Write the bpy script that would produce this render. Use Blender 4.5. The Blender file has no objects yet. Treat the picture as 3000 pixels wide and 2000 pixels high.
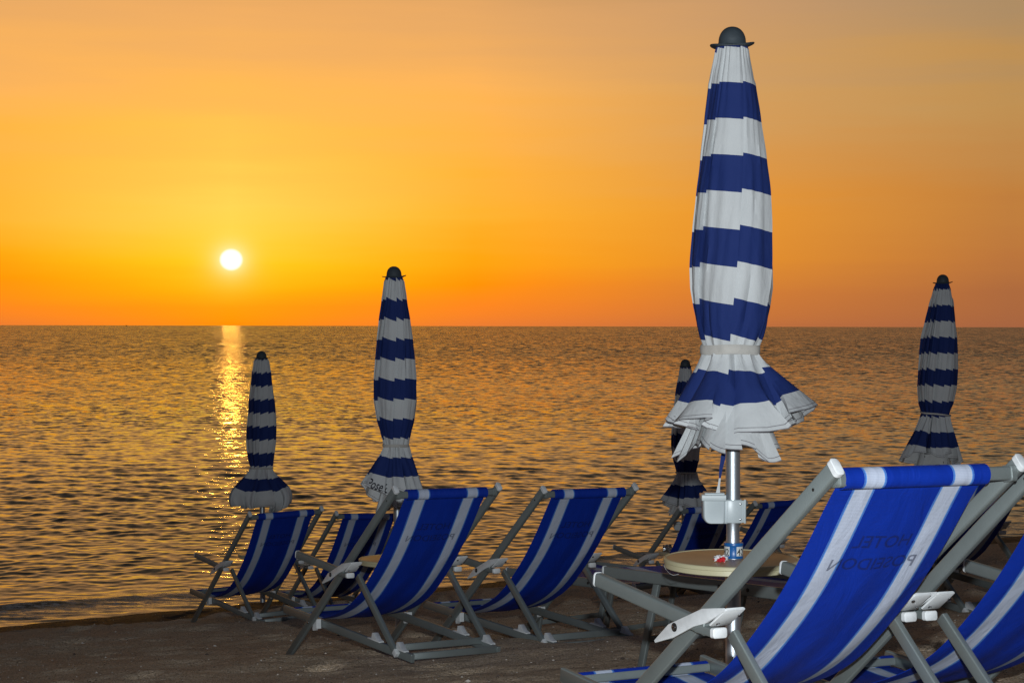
import bpy, bmesh, math, random
import numpy as np
from mathutils import Vector, Matrix

D2R = math.radians
# ------------------------------------------------------------------ camera
F = 5622.7                      # focal length in photo pixels (3000 wide)
scene = bpy.context.scene
C = scene.collection
cam_d = bpy.data.cameras.new('camera')
cam_d.sensor_width = 36.0
cam_d.lens = F / 3000 * 36
cam_d.clip_start = 0.05
cam_d.clip_end = 60000
cam = bpy.data.objects.new('camera', cam_d)
C.objects.link(cam)
_p = math.atan(45 / F)
cam.matrix_world = Matrix.Rotation(math.pi / 2 - _p, 4, 'X') @ Matrix.Rotation(D2R(0.12), 4, 'Z')
scene.camera = cam
scene.view_settings.view_transform = 'Standard'
scene.view_settings.look = 'None'
scene.view_settings.exposure = 0.0
scene.view_settings.gamma = 1.0

# ------------------------------------------------------------------ world: sunset sky
SUN_AZ = math.degrees(math.atan((677 - 1500) / F))      # degrees right of +Y
SUN_EL = math.degrees(math.atan((953.5 - 765) / F)) + 0.02


def lin(c):
    o = []
    for v in c[:3]:
        v /= 255.0
        o.append(v / 12.92 if v <= 0.04045 else ((v + 0.055) / 1.055) ** 2.4)
    return (o[0], o[1], o[2], 1.0)


world = bpy.data.worlds.new('World')
scene.world = world
world.use_nodes = True
nt = world.node_tree
nt.nodes.clear()


def N(tree, t, **kw):
    n = tree.nodes.new(t)
    for k, v in kw.items():
        setattr(n, k, v)
    return n


def M(tree, op, a, b=None, c=None, clamp=False):
    n = tree.nodes.new('ShaderNodeMath')
    n.operation = op
    n.use_clamp = clamp
    for i, v in enumerate((a, b, c)):
        if v is None:
            continue
        if isinstance(v, (int, float)):
            n.inputs[i].default_value = v
        else:
            tree.links.new(v, n.inputs[i])
    return n.outputs[0]


def MIX(tree, f, a, b, mode='MIX'):
    n = tree.nodes.new('ShaderNodeMix')
    n.data_type = 'RGBA'
    n.blend_type = mode
    n.clamp_factor = True
    for i, v in ((0, f), (6, a), (7, b)):
        if isinstance(v, (int, float)):
            n.inputs[i].default_value = v
        elif isinstance(v, tuple):
            n.inputs[i].default_value = v
        else:
            tree.links.new(v, n.inputs[i])
    return n.outputs[2]


def build_world():
    L = nt.links.new
    tc = N(nt, 'ShaderNodeTexCoord')
    sep = N(nt, 'ShaderNodeSeparateXYZ')
    L(tc.outputs['Generated'], sep.inputs[0])
    x, y, z = sep.outputs
    el = M(nt, 'DEGREES', M(nt, 'ARCSINE', z))
    el = M(nt, 'MULTIPLY', el, 1.0)
    az = M(nt, 'DEGREES', M(nt, 'ARCTAN2', x, y))
    daz = M(nt, 'SUBTRACT', az, SUN_AZ)
    adz = M(nt, 'ABSOLUTE', daz)
    # faint streaks of high haze disturb the elevation a little
    mp = N(nt, 'ShaderNodeMapping')
    mp.inputs['Scale'].default_value = (2.2, 2.2, 26)
    L(tc.outputs['Generated'], mp.inputs[0])
    nz = N(nt, 'ShaderNodeTexNoise')
    nz.inputs['Scale'].default_value = 1.6
    nz.inputs['Detail'].default_value = 4
    nz.inputs['Roughness'].default_value = 0.55
    L(mp.outputs[0], nz.inputs[0])
    nv = M(nt, 'SUBTRACT', nz.outputs[0], 0.5)
    elp = M(nt, 'MAXIMUM', el, 0.0)
    wob = M(nt, 'MULTIPLY', nv, M(nt, 'MINIMUM', M(nt, 'MULTIPLY', elp, 0.80), 4.5))
    e2 = M(nt, 'MAXIMUM', M(nt, 'ADD', elp, wob), 0.0)
    t = M(nt, 'SQRT', M(nt, 'DIVIDE', e2, 90.0))
    cols = {
        0.0: [(0.05, (255, 138, 0)), (.55, (255, 150, 0)), (1.0, (255, 176, 0)), (1.9, (255, 205, 24)), (2.6, (255, 210, 62)), (3.7, (255, 211, 84)), (5, (255, 196, 78)), (7, (253, 183, 84)), (9.6, (238, 172, 98)), (13, (205, 152, 96)), (22, (112, 94, 74)), (45, (44, 48, 56)), (90, (33, 38, 48))],
        7.2: [(0.05, (230, 120, 50)), (.6, (248, 130, 32)), (1.3, (255, 142, 6)), (2.2, (255, 162, 14)), (3.3, (255, 176, 45)), (5, (255, 178, 66)), (7, (252, 179, 88)), (9.6, (229, 167, 100)), (13, (195, 146, 96)), (22, (108, 92, 74)), (45, (44, 48, 56)), (90, (33, 38, 48))],
        15.5: [(0.05, (186, 108, 62)), (1, (205, 121, 54)), (2, (222, 139, 46)), (3.2, (226, 146, 50)), (4.6, (216, 149, 72)), (7, (207, 156, 94)), (9.6, (197, 151, 106)), (13, (172, 136, 98)), (22, (100, 88, 74)), (45, (44, 48, 56)), (90, (33, 38, 48))],
        22.8: [(0.05, (163, 99, 65)), (1, (170, 104, 62)), (2, (184, 115, 60)), (3.4, (191, 126, 61)), (5, (190, 135, 74)), (7, (190, 143, 82)), (9.6, (166, 138, 105)), (13, (146, 124, 96)), (22, (92, 84, 74)), (45, (42, 47, 56)), (90, (33, 38, 48))],
        65.0: [(0.05, (112, 82, 74)), (5, (112, 92, 82)), (12, (96, 88, 88)), (30, (58, 62, 74)), (90, (33, 38, 48))],
        170.0: [(0.05, (52, 50, 56)), (6, (60, 56, 62)), (14, (54, 54, 62)), (40, (40, 45, 55)), (90, (33, 38, 48))],
    }
    res, prev = None, 0.0
    for a in sorted(cols):
        r = N(nt, 'ShaderNodeValToRGB')
        L(t, r.inputs[0])
        st = cols[a]
        er = r.color_ramp
        while len(er.elements) < len(st):
            er.elements.new(0.5)
        for e_, (deg, c) in zip(er.elements, st):
            e_.position = math.sqrt(deg / 90.0)
        for e_, (deg, c) in zip(er.elements, st):
            e_.color = lin(c)
        if res is None:
            res = r.outputs[0]
        else:
            m = N(nt, 'ShaderNodeMapRange')
            m.interpolation_type = 'SMOOTHSTEP' if a > 30 else 'LINEAR'
            m.inputs['From Min'].default_value = prev
            m.inputs['From Max'].default_value = a
            L(adz, m.inputs['Value'])
            res = MIX(nt, m.outputs[0], res, r.outputs[0])
        prev = a
    # glow and disc of the sun
    de = M(nt, 'SUBTRACT', el, SUN_EL)
    d = M(nt, 'SQRT', M(nt, 'ADD', M(nt, 'MULTIPLY', daz, daz), M(nt, 'MULTIPLY', M(nt, 'MULTIPLY', de, de), 1.12)))
    gl = M(nt, 'EXPONENT', M(nt, 'MULTIPLY', M(nt, 'MAXIMUM', M(nt, 'SUBTRACT', d, 0.30), 0.0), -4.6))
    res = MIX(nt, M(nt, 'MULTIPLY', gl, 0.75, clamp=True), res, (1.0, 0.93, 0.45, 1))
    gl2 = M(nt, 'EXPONENT', M(nt, 'MULTIPLY', d, -0.9))
    res = MIX(nt, M(nt, 'MULTIPLY', gl2, 0.13, clamp=True), res, (1.0, 0.72, 0.10, 1))
    disc = N(nt, 'ShaderNodeMapRange')
    disc.interpolation_type = 'SMOOTHSTEP'
    disc.inputs['From Min'].default_value = 0.37
    disc.inputs['From Max'].default_value = 0.27
    L(d, disc.inputs['Value'])
    res = MIX(nt, disc.outputs[0], res, (1.2, 1.12, 1.0, 1))
    bg = N(nt, 'ShaderNodeBackground')
    L(res, bg.inputs[0])
    # the physical sky adds its own dusk light
    sk = N(nt, 'ShaderNodeTexSky', sky_type='NISHITA')
    sk.sun_disc = False
    sk.sun_elevation = D2R(SUN_EL)
    sk.sun_rotation = D2R(SUN_AZ)
    b2 = N(nt, 'ShaderNodeBackground')
    b2.inputs[1].default_value = 0.0025
    L(sk.outputs[0], b2.inputs[0])
    ad = N(nt, 'ShaderNodeAddShader')
    L(bg.outputs[0], ad.inputs[0])
    L(b2.outputs[0], ad.inputs[1])
    out = N(nt, 'ShaderNodeOutputWorld')
    L(ad.outputs[0], out.inputs[0])


build_world()
try:
    world.cycles.sampling_method = 'MANUAL'
    world.cycles.sample_map_resolution = 1024
except Exception:
    pass

# ------------------------------------------------------------------ sun and camera flash
_sd = Vector((math.sin(D2R(SUN_AZ)) * math.cos(D2R(SUN_EL)), math.cos(D2R(SUN_AZ)) * math.cos(D2R(SUN_EL)), math.sin(D2R(SUN_EL))))
ld = bpy.data.lights.new('sun', 'SUN')
ld.energy = 0.006
ld.angle = D2R(0.55)
ld.color = (1.0, 0.44, 0.05)
sun = bpy.data.objects.new('sun', ld)
C.objects.link(sun)
sun.rotation_euler = _sd.to_track_quat('Z', 'Y').to_euler()
# the photograph was taken with a flash gun above the lens: its light falls off with distance and casts the shadows on the sand
fd = bpy.data.lights.new('flash_gun', 'SPOT')
fd.energy = 1600
fd.color = (0.90, 0.96, 1.0)
fd.spot_size = D2R(64)
fd.spot_blend = 1.0
fd.shadow_soft_size = 0.025
flash = bpy.data.objects.new('flash_gun', fd)
C.objects.link(flash)
flash.location = (0.04, 0.0, 0.20)
flash.rotation_euler = (D2R(88), 0, D2R(-2))

# ------------------------------------------------------------------ terrain constants
G0, GX, GY = -0.7034, 0.0671, -0.0994
WATER = -2.84


def ground(x, y):
    yy = y if y > 3.2 else 3.2
    return G0 + GX * max(-40.0, min(40.0, x)) + GY * yy


def at(px, py, dist):
    """point at depth dist seen at photo pixel px, py"""
    dx, dy = px - 1500, py - 1000
    r = D2R(-0.12)
    u = math.cos(r) * dx - math.sin(r) * dy
    v = math.sin(r) * dx + math.cos(r) * dy
    u, v = math.cos(D2R(.12)) * dx + math.sin(D2R(.12)) * dy, -math.sin(D2R(.12)) * dx + math.cos(D2R(.12)) * dy
    c, s = math.cos(_p), math.sin(_p)
    d = Vector((u / F, c - v / F * s * 1.0 * 1.0, -v / F * c - s))
    d = Vector((u / F, c - (v / F) * s, -s - (v / F) * c))
    return d * (dist / d.y)


# ------------------------------------------------------------------ materials
MATS = {}


def mat(name, col=(0.5, 0.5, 0.5), rough=0.5, metal=0.0, spec=0.5):
    m = bpy.data.materials.new(name)
    m.use_nodes = True
    b = m.node_tree.nodes['Principled BSDF']
    b.inputs['Base Color'].default_value = (*col[:3], 1)
    b.inputs['Roughness'].default_value = rough
    b.inputs['Metallic'].default_value = metal
    b.inputs['Specular IOR Level'].default_value = spec
    MATS[name] = m
    return m


def P(m):
    return m.node_tree.nodes['Principled BSDF']


def grime(m, col, amount=0.35, scale=14, dark=0.6, stretch=(1, 1, 1), rough=None, bump=0.0, bscale=200):
    t = m.node_tree
    tc = N(t, 'ShaderNodeTexCoord')
    mp = N(t, 'ShaderNodeMapping')
    mp.inputs['Scale'].default_value = stretch
    t.links.new(tc.outputs['Object'], mp.inputs[0])
    n = N(t, 'ShaderNodeTexNoise')
    n.inputs['Scale'].default_value = scale
    n.inputs['Detail'].default_value = 6
    n.inputs['Roughness'].default_value = 0.65
    t.links.new(mp.outputs[0], n.inputs[0])
    f = M(t, 'MULTIPLY', M(t, 'SUBTRACT', n.outputs[0], 0.42, clamp=True), amount * 5, clamp=True)
    c = MIX(t, f, (*col, 1), (col[0] * dark, col[1] * dark, col[2] * dark, 1))
    t.links.new(c, P(m).inputs['Base Color'])
    if rough:
        t.links.new(M(t, 'ADD', M(t, 'MULTIPLY', n.outputs[0], rough[1] - rough[0]), rough[0]), P(m).inputs['Roughness'])
    if bump:
        n2 = N(t, 'ShaderNodeTexNoise')
        n2.inputs['Scale'].default_value = bscale
        n2.inputs['Detail'].default_value = 3
        t.links.new(tc.outputs['Object'], n2.inputs[0])
        bp = N(t, 'ShaderNodeBump')
        bp.inputs['Strength'].default_value = bump
        bp.inputs['Distance'].default_value = 0.002
        t.links.new(n2.outputs[0], bp.inputs['Height'])
        t.links.new(bp.outputs[0], P(m).inputs['Normal'])
    return m


grime(mat('frame_metal', rough=0.42, metal=0.45), (0.205, 0.235, 0.232), amount=0.3, scale=9, dark=0.72, rough=(0.34, 0.55), bump=0.25, bscale=260)
grime(mat('white_plastic', rough=0.4), (0.62, 0.64, 0.65), amount=0.35, scale=30, dark=0.66, rough=(0.3, 0.55))
grime(mat('box_plastic', rough=0.35), (0.48, 0.54, 0.56), amount=0.3, scale=18, dark=0.82, rough=(0.28, 0.45))
grime(mat('pole_metal', rough=0.28, metal=0.9), (0.50, 0.54, 0.58), amount=0.25, scale=12, dark=0.8, stretch=(1, 1, .2), rough=(0.36, 0.5), bump=.15, bscale=120)
grime(mat('table_top', rough=0.35), (0.46, 0.315, 0.19), amount=0.3, scale=7, dark=0.8, rough=(0.28, 0.5))
grime(mat('table_edge', rough=0.4), (0.56, 0.52, 0.33), amount=0.3, scale=10, dark=0.85)
grime(mat('cap_rubber', rough=0.65), (0.045, 0.06, 0.072), amount=0.4, scale=26, dark=0.5, rough=(0.5, 0.8), bump=.4, bscale=60)
mat('bolt_metal', (0.35, 0.35, 0.36), 0.2, 1.0)
mat('bolt_dark', (0.015, 0.014, 0.013), 0.5)
grime(mat('band_blue', rough=0.35), (0.01, 0.115, 0.36), amount=0.4, scale=20, dark=0.6)
mat('number_white', (0.62, 0.64, 0.62), 0.5)
mat('number_black', (0.012, 0.014, 0.016), 0.5)
mat('lettering_script', (0.02, 0.02, 0.03), 0.7)
mat('string_white', (0.4, 0.4, 0.4), 0.7)
mat('boat_dark', (0.05, 0.03, 0.03), 0.7)
grime(mat('tie_cloth', rough=0.85), (0.52, 0.50, 0.46), amount=0.4, scale=30, dark=0.7)


def sling_material():
    m = mat('sling_fabric', rough=0.62, spec=0.25)
    t = m.node_tree
    uv = N(t, 'ShaderNodeUVMap')
    sep = N(t, 'ShaderNodeSeparateXYZ')
    t.links.new(uv.outputs[0], sep.inputs[0])
    u, v = sep.outputs[0], sep.outputs[1]
    a = M(t, 'ABSOLUTE', M(t, 'SUBTRACT', u, 0.5))       # symmetric about the middle
    d = M(t, 'ABSOLUTE', M(t, 'SUBTRACT', a, 0.305))     # distance from the stripe's middle
    white = M(t, 'LESS_THAN', d, 0.060)
    rim = M(t, 'MULTIPLY', M(t, 'LESS_THAN', d, 0.068), M(t, 'SUBTRACT', 1.0, white))
    rim2 = M(t, 'MULTIPLY', M(t, 'LESS_THAN', d, 0.0745), M(t, 'GREATER_THAN', d, 0.071))
    rim = M(t, 'ADD', rim, rim2, clamp=True)
    n = N(t, 'ShaderNodeTexNoise')
    n.inputs['Scale'].default_value = 7
    n.inputs['Detail'].default_value = 5
    t.links.new(uv.outputs[0], n.inputs[0])
    blue = MIX(t, n.outputs[0], (0.0002, 0.019, 0.235, 1), (0.0005, 0.026, 0.31, 1))
    wv = M(t, 'SINE', M(t, 'MULTIPLY', v, 2 * math.pi / 0.0042))
    wcol = MIX(t, M(t, 'MULTIPLY', M(t, 'ADD', wv, 1.0), 0.5), (0.37, 0.42, 0.53, 1), (0.46, 0.50, 0.61, 1))
    wcol = MIX(t, M(t, 'MULTIPLY', n.outputs[0], 0.3), wcol, (0.32, 0.34, 0.40, 1))
    c = MIX(t, white, blue, wcol)
    c = MIX(t, rim, c, (0.09, 0.23, 0.55, 1))
    t.links.new(c, P(m).inputs['Base Color'])
    wu = M(t, 'SINE', M(t, 'MULTIPLY', u, 2 * math.pi * 150))
    bp = N(t, 'ShaderNodeBump')
    bp.inputs['Strength'].default_value = 0.25
    bp.inputs['Distance'].default_value = 0.0008
    t.links.new(M(t, 'ADD', wu, wv), bp.inputs['Height'])
    n4 = N(t, 'ShaderNodeTexNoise')
    n4.inputs['Scale'].default_value = 5.5
    n4.inputs['Detail'].default_value = 5
    n4.inputs['Distortion'].default_value = 0.6
    t.links.new(uv.outputs[0], n4.inputs[0])
    b2 = N(t, 'ShaderNodeBump')
    b2.inputs['Strength'].default_value = 0.7
    b2.inputs['Distance'].default_value = 0.012
    t.links.new(n4.outputs[0], b2.inputs['Height'])
    t.links.new(b2.outputs[0], bp.inputs['Normal'])
    t.links.new(bp.outputs[0], P(m).inputs['Normal'])
    return m


sling_material()


def letter_material():
    m = bpy.data.materials.new('faint_print')
    m.use_nodes = True
    b = P(m)
    b.inputs['Base Color'].default_value = (0.004, 0.010, 0.06, 1)
    b.inputs['Roughness'].default_value = 0.8
    b.inputs['Alpha'].default_value = 0.40
    MATS['faint_print'] = m


letter_material()


def canopy_material():
    """u = arc length in metres measured so that every 0.13 m is one band; v = distance to hem"""
    m = mat('canopy_fabric', rough=0.8, spec=0.2)
    t = m.node_tree
    uv = N(t, 'ShaderNodeUVMap')
    sep = N(t, 'ShaderNodeSeparateXYZ')
    t.links.new(uv.outputs[0], sep.inputs[0])
    s, h = sep.outputs[0], sep.outputs[1]
    k = M(t, 'FLOOR', s)
    par = M(t, 'MODULO', M(t, 'ADD', k, 40.0), 2.0)       # 0 blue, 1 white
    tc = N(t, 'ShaderNodeTexCoord')
    n = N(t, 'ShaderNodeTexNoise')
    n.inputs['Scale'].default_value = 9
    n.inputs['Detail'].default_value = 6
    t.links.new(tc.outputs['Object'], n.inputs[0])
    white = MIX(t, n.outputs[0], (0.70, 0.72, 0.72, 1), (0.58, 0.60, 0.61, 1))
    blue = MIX(t, n.outputs[0], (0.012, 0.030, 0.155, 1), (0.022, 0.042, 0.175, 1))
    c = MIX(t, par, blue, white)
    l1 = M(t, 'LESS_THAN', M(t, 'ABSOLUTE', M(t, 'SUBTRACT', h, 0.0165)), 0.0013)
    l2 = M(t, 'LESS_THAN', M(t, 'ABSOLUTE', M(t, 'SUBTRACT', h, 0.0015)), 0.0015)
    c = MIX(t, M(t, 'MULTIPLY', M(t, 'ADD', l1, l2, clamp=True), 0.75), c, (0.10, 0.08, 0.10, 1))
    t.links.new(c, P(m).inputs['Base Color'])
    n2 = N(t, 'ShaderNodeTexNoise')
    n2.inputs['Scale'].default_value = 420
    n2.inputs['Detail'].default_value = 2
    t.links.new(tc.outputs['Object'], n2.inputs[0])
    n3 = N(t, 'ShaderNodeTexNoise')
    n3.inputs['Scale'].default_value = 14
    n3.inputs['Detail'].default_value = 4
    mp = N(t, 'ShaderNodeMapping')
    mp.inputs['Scale'].default_value = (1, 1, 0.35)
    t.links.new(tc.outputs['Object'], mp.inputs[0])
    t.links.new(mp.outputs[0], n3.inputs[0])
    b0 = N(t, 'ShaderNodeBump')
    b0.inputs['Strength'].default_value = 0.5
    b0.inputs['Distance'].default_value = 0.02
    t.links.new(n3.outputs[0], b0.inputs['Height'])
    bp = N(t, 'ShaderNodeBump')
    bp.inputs['Strength'].default_value = 0.25
    bp.inputs['Distance'].default_value = 0.001
    t.links.new(n2.outputs[0], bp.inputs['Height'])
    t.links.new(b0.outputs[0], bp.inputs['Normal'])
    t.links.new(bp.outputs[0], P(m).inputs['Normal'])
    # thin cloth lets a little of the low sun through
    tr = N(t, 'ShaderNodeBsdfTranslucent')
    t.links.new(c, tr.inputs[0])
    mx = N(t, 'ShaderNodeMixShader')
    mx.inputs[0].default_value = 0.12
    t.links.new(P(m).outputs[0], mx.inputs[1])
    t.links.new(tr.outputs[0], mx.inputs[2])
    o = [q for q in t.nodes if q.type == 'OUTPUT_MATERIAL'][0]
    t.links.new(mx.outputs[0], o.inputs[0])


canopy_material()


def sand_material():
    m = mat('sand', rough=0.95, spec=0.15)
    t = m.node_tree
    geo = N(t, 'ShaderNodeNewGeometry')
    sep = N(t, 'ShaderNodeSeparateXYZ')
    t.links.new(geo.outputs['Position'], sep.inputs[0])
    def noise(scale, det=4, rough=.6):
        n = N(t, 'ShaderNodeTexNoise')
        n.inputs['Scale'].default_value = scale
        n.inputs['Detail'].default_value = det
        n.inputs['Roughness'].default_value = rough
        t.links.new(geo.outputs['Position'], n.inputs[0])
        return n.outputs[0]
    big, mid, fine, grain = noise(0.8), noise(5), noise(38, 3), noise(120, 2, .7)
    c = MIX(t, big, (0.56, 0.42, 0.28, 1), (0.64, 0.48, 0.325, 1))
    c = MIX(t, M(t, 'MULTIPLY', M(t, 'SUBTRACT', mid, 0.4, clamp=True), 2.0, clamp=True), c, (0.46, 0.35, 0.25, 1))
    c = MIX(t, M(t, 'MULTIPLY', M(t, 'SUBTRACT', fine, 0.5, clamp=True), 3.0, clamp=True), c, (0.25, 0.20, 0.155, 1))
    c = MIX(t, M(t, 'GREATER_THAN', grain, 0.63), c, (0.80, 0.72, 0.62, 1))
    c = MIX(t, M(t, 'LESS_THAN', grain, 0.39), c, (0.07, 0.055, 0.045, 1))
    zz = M(t, 'ADD', sep.outputs[2], M(t, 'MULTIPLY', M(t, 'SUBTRACT', noise(0.9, 3), 0.5), 0.10))
    wet = N(t, 'ShaderNodeMapRange')
    wet.inputs['From Min'].default_value = WATER + 0.29
    wet.inputs['From Max'].default_value = WATER + 0.24
    t.links.new(zz, wet.inputs['Value'])
    c = MIX(t, wet.outputs[0], c, (0.045, 0.030, 0.020, 1))
    t.links.new(c, P(m).inputs['Base Color'])
    t.links.new(M(t, 'SUBTRACT', 0.95, M(t, 'MULTIPLY', wet.outputs[0], 0.30)), P(m).inputs['Roughness'])
    h = M(t, 'ADD', M(t, 'MULTIPLY', mid, 0.25), M(t, 'MULTIPLY', fine, 0.35))
    h = M(t, 'ADD', h, M(t, 'MULTIPLY', grain, 0.22))
    bp = N(t, 'ShaderNodeBump')
    bp.inputs['Strength'].default_value = 0.9
    bp.inputs['Distance'].default_value = 0.04
    t.links.new(h, bp.inputs['Height'])
    t.links.new(bp.outputs[0], P(m).inputs['Normal'])


sand_material()


def water_material():
    m = mat('sea_water', (0.012, 0.020, 0.018), 0.07)
    b = P(m)
    b.inputs['IOR'].default_value = 1.42
    t = m.node_tree
    geo = N(t, 'ShaderNodeNewGeometry')
    def noise(sx, sy, det=3, rough=.6):
        mp = N(t, 'ShaderNodeMapping')
        mp.inputs['Scale'].default_value = (sx, sy, 1)
        t.links.new(geo.outputs['Position'], mp.inputs[0])
        n = N(t, 'ShaderNodeTexNoise')
        n.inputs['Scale'].default_value = 1
        n.inputs['Detail'].default_value = det
        n.inputs['Roughness'].default_value = rough
        t.links.new(mp.outputs[0], n.inputs[0])
        return n.outputs[0]
    sep = N(t, 'ShaderNodeSeparateXYZ')
    t.links.new(geo.outputs['Position'], sep.inputs[0])
    def vec(sx, sy, det, amp_x, amp_y, off=0.0):
        mp = N(t, 'ShaderNodeMapping')
        mp.inputs['Scale'].default_value = (sx, sy, 1)
        mp.inputs['Location'].default_value = (off, off * 2, 0)
        mp.inputs['Rotation'].default_value = (0, 0, D2R(4))
        t.links.new(geo.outputs['Position'], mp.inputs[0])
        n = N(t, 'ShaderNodeTexNoise')
        n.inputs['Scale'].default_value = 1
        n.inputs['Detail'].default_value = det
        n.inputs['Roughness'].default_value = 0.6
        t.links.new(mp.outputs[0], n.inputs[0])
        sb = N(t, 'ShaderNodeVectorMath', operation='SUBTRACT')
        t.links.new(n.outputs['Color'], sb.inputs[0])
        sb.inputs[1].default_value = (0.5, 0.5, 0.5)
        ml = N(t, 'ShaderNodeVectorMath', operation='MULTIPLY')
        t.links.new(sb.outputs[0], ml.inputs[0])
        ml.inputs[1].default_value = (amp_x, amp_y, 0)
        return ml.outputs[0]
    def ramp(a, b_):
        fade = N(t, 'ShaderNodeMapRange')
        fade.inputs['From Min'].default_value = a
        fade.inputs['From Max'].default_value = b_
        t.links.new(sep.outputs[1], fade.inputs['Value'])
        return fade.outputs[0]
    def scale(v, k):
        m_ = N(t, 'ShaderNodeVectorMath', operation='SCALE')
        t.links.new(v, m_.inputs[0])
        if isinstance(k, (int, float)):
            m_.inputs['Scale'].default_value = k
        else:
            t.links.new(k, m_.inputs['Scale'])
        return m_.outputs[0]
    def add(a, b_):
        m_ = N(t, 'ShaderNodeVectorMath', operation='ADD')
        t.links.new(a, m_.inputs[0])
        t.links.new(b_, m_.inputs[1])
        return m_.outputs[0]
    # ripples, wavelets, waves and wave groups: each scale tilts the surface
    v = vec(7.0, 14.0, 2, 0.20, 0.16)
    v = add(v, scale(vec(3.2, 3.4, 2, 0.55, 0.95, 3), ramp(25, 60)))
    v = add(v, scale(vec(1.8, 1.0, 2, 0.45, 1.0, 7), ramp(55, 130)))
    v = add(v, scale(vec(0.90, 0.23, 2, 0.40, 0.90, 11), ramp(120, 300)))
    v = add(v, scale(vec(0.36, 0.050, 2, 0.60, 0.72, 13), ramp(280, 800)))
    v = add(v, scale(vec(0.08, 0.006, 2, 0.60, 0.50, 17), ramp(800, 2500)))
    # wind patches change how ruffled the surface is
    patch = noise(0.012, 0.05, 3)
    v = scale(v, M(t, 'ADD', M(t, 'MULTIPLY', patch, 1.1), 0.45))
    # at a glancing view only the faces leaning towards the beach are seen
    lean = N(t, 'ShaderNodeCombineXYZ')
    t.links.new(M(t, 'ADD', -0.035, M(t, 'MULTIPLY', ramp(30, 200), -0.125)), lean.inputs[1])
    v = add(v, lean.outputs[0])
    nn = add(geo.outputs['Normal'], v)
    nm = N(t, 'ShaderNodeVectorMath', operation='NORMALIZE')
    t.links.new(nn, nm.inputs[0])
    t.links.new(nm.outputs[0], b.inputs['Normal'])
    # broken foam where the water thins out over the sand
    depth = M(t, 'SUBTRACT', WATER - G0, M(t, 'ADD', M(t, 'MULTIPLY', sep.outputs[0], GX), M(t, 'MULTIPLY', sep.outputs[1], GY)))
    f1 = noise(1.1, 2.6, 5, .7)
    f2 = noise(9, 16, 4, .7)
    edge = M(t, 'SUBTRACT', 0.11, M(t, 'ABSOLUTE', M(t, 'SUBTRACT', depth, M(t, 'MULTIPLY', f1, 0.16))))
    fm = M(t, 'MULTIPLY', M(t, 'MULTIPLY', edge, 9.0, clamp=True), M(t, 'MULTIPLY', M(t, 'SUBTRACT', f2, 0.45, clamp=True), 7.0, clamp=True), clamp=True)
    t.links.new(MIX(t, fm, (0.012, 0.020, 0.018, 1), (0.60, 0.56, 0.52, 1)), b.inputs['Base Color'])
    t.links.new(M(t, 'ADD', 0.07, M(t, 'MULTIPLY', fm, 0.6)), b.inputs['Roughness'])


water_material()


def foam_material():
    m = mat('foam', (0.42, 0.42, 0.42), 0.8)


foam_material()

# ------------------------------------------------------------------ object helpers


def empty(name, label, cat, loc=(0, 0, 0), group=None, mw=None):
    o = bpy.data.objects.new(name, None)
    o.empty_display_size = 0.1
    C.objects.link(o)
    if mw is not None:
        o.matrix_world = mw
    else:
        o.location = loc
    o['label'] = label
    o['category'] = cat
    if group:
        o['group'] = group
    return o


def mesh_obj(name, bm, material, parent=None, smooth=40, label=None):
    bmesh.ops.recalc_face_normals(bm, faces=bm.faces) if smooth else None
    me = bpy.data.meshes.new(name)
    bm.to_mesh(me)
    bm.free()
    me.materials.append(MATS[material])
    if smooth:
        me.polygons.foreach_set('use_smooth', [True] * len(me.polygons))
        me.set_sharp_from_angle(angle=D2R(smooth))
    o = bpy.data.objects.new(name, me)
    C.objects.link(o)
    if parent:
        o.parent = parent
    if label:
        o['label'] = label
    return o


def tag(o, label, cat, group=None):
    o['label'] = label
    o['category'] = cat
    if group:
        o['group'] = group
    return o


def rrect(w, h, r, n=3):
    """rounded rectangle outline, counter-clockwise"""
    pts = []
    for cx, cy, a0 in ((w / 2 - r, h / 2 - r, 0), (-w / 2 + r, h / 2 - r, 90), (-w / 2 + r, -h / 2 + r, 180), (w / 2 - r, -h / 2 + r, 270)):
        for i in range(n + 1):
            a = D2R(a0 + 90 * i / n)
            pts.append((cx + r * math.cos(a), cy + r * math.sin(a)))
    return pts


def bar(bm, p0, p1, w, h, r=0.004, side=(1, 0, 0)):
    """rounded bar from p0 to p1, w across 'side', h across the other way"""
    p0, p1 = Vector(p0), Vector(p1)
    d = (p1 - p0).normalized()
    sx = Vector(side)
    sx = (sx - d * sx.dot(d)).normalized()
    sy = d.cross(sx)
    pr = rrect(w, h, r)
    rings = []
    e = min(0.002, (p1 - p0).length * .2)
    for q, k in ((p0, .86), (p0 + d * e, 1), (p1 - d * e, 1), (p1, .86)):
        rings.append([bm.verts.new(q + sx * a * k + sy * b * k) for a, b in pr])
    for a, b in zip(rings, rings[1:]):
        for i in range(len(pr)):
            j = (i + 1) % len(pr)
            bm.faces.new((a[i], a[j], b[j], b[i]))
    bm.faces.new(rings[0][::-1])
    bm.faces.new(rings[-1])


def prism(bm, outline, x0, x1, inset=0.0015):
    """outline in (y, z), extruded between x0 and x1"""
    cy = sum(p[0] for p in outline) / len(outline)
    cz = sum(p[1] for p in outline) / len(outline)
    rings = []
    s = 1 if x1 > x0 else -1
    for x, k in ((x0, .95), (x0 + s * inset, 1), (x1 - s * inset, 1), (x1, .95)):
        rings.append([bm.verts.new((x, cy + (y - cy) * k, cz + (z - cz) * k)) for y, z in outline])
    n = len(outline)
    for a, b in zip(rings, rings[1:]):
        for i in range(n):
            j = (i + 1) % n
            bm.faces.new((a[i], a[j], b[j], b[i]))
    bm.faces.new(rings[0][::-1])
    bm.faces.new(rings[-1])


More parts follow.
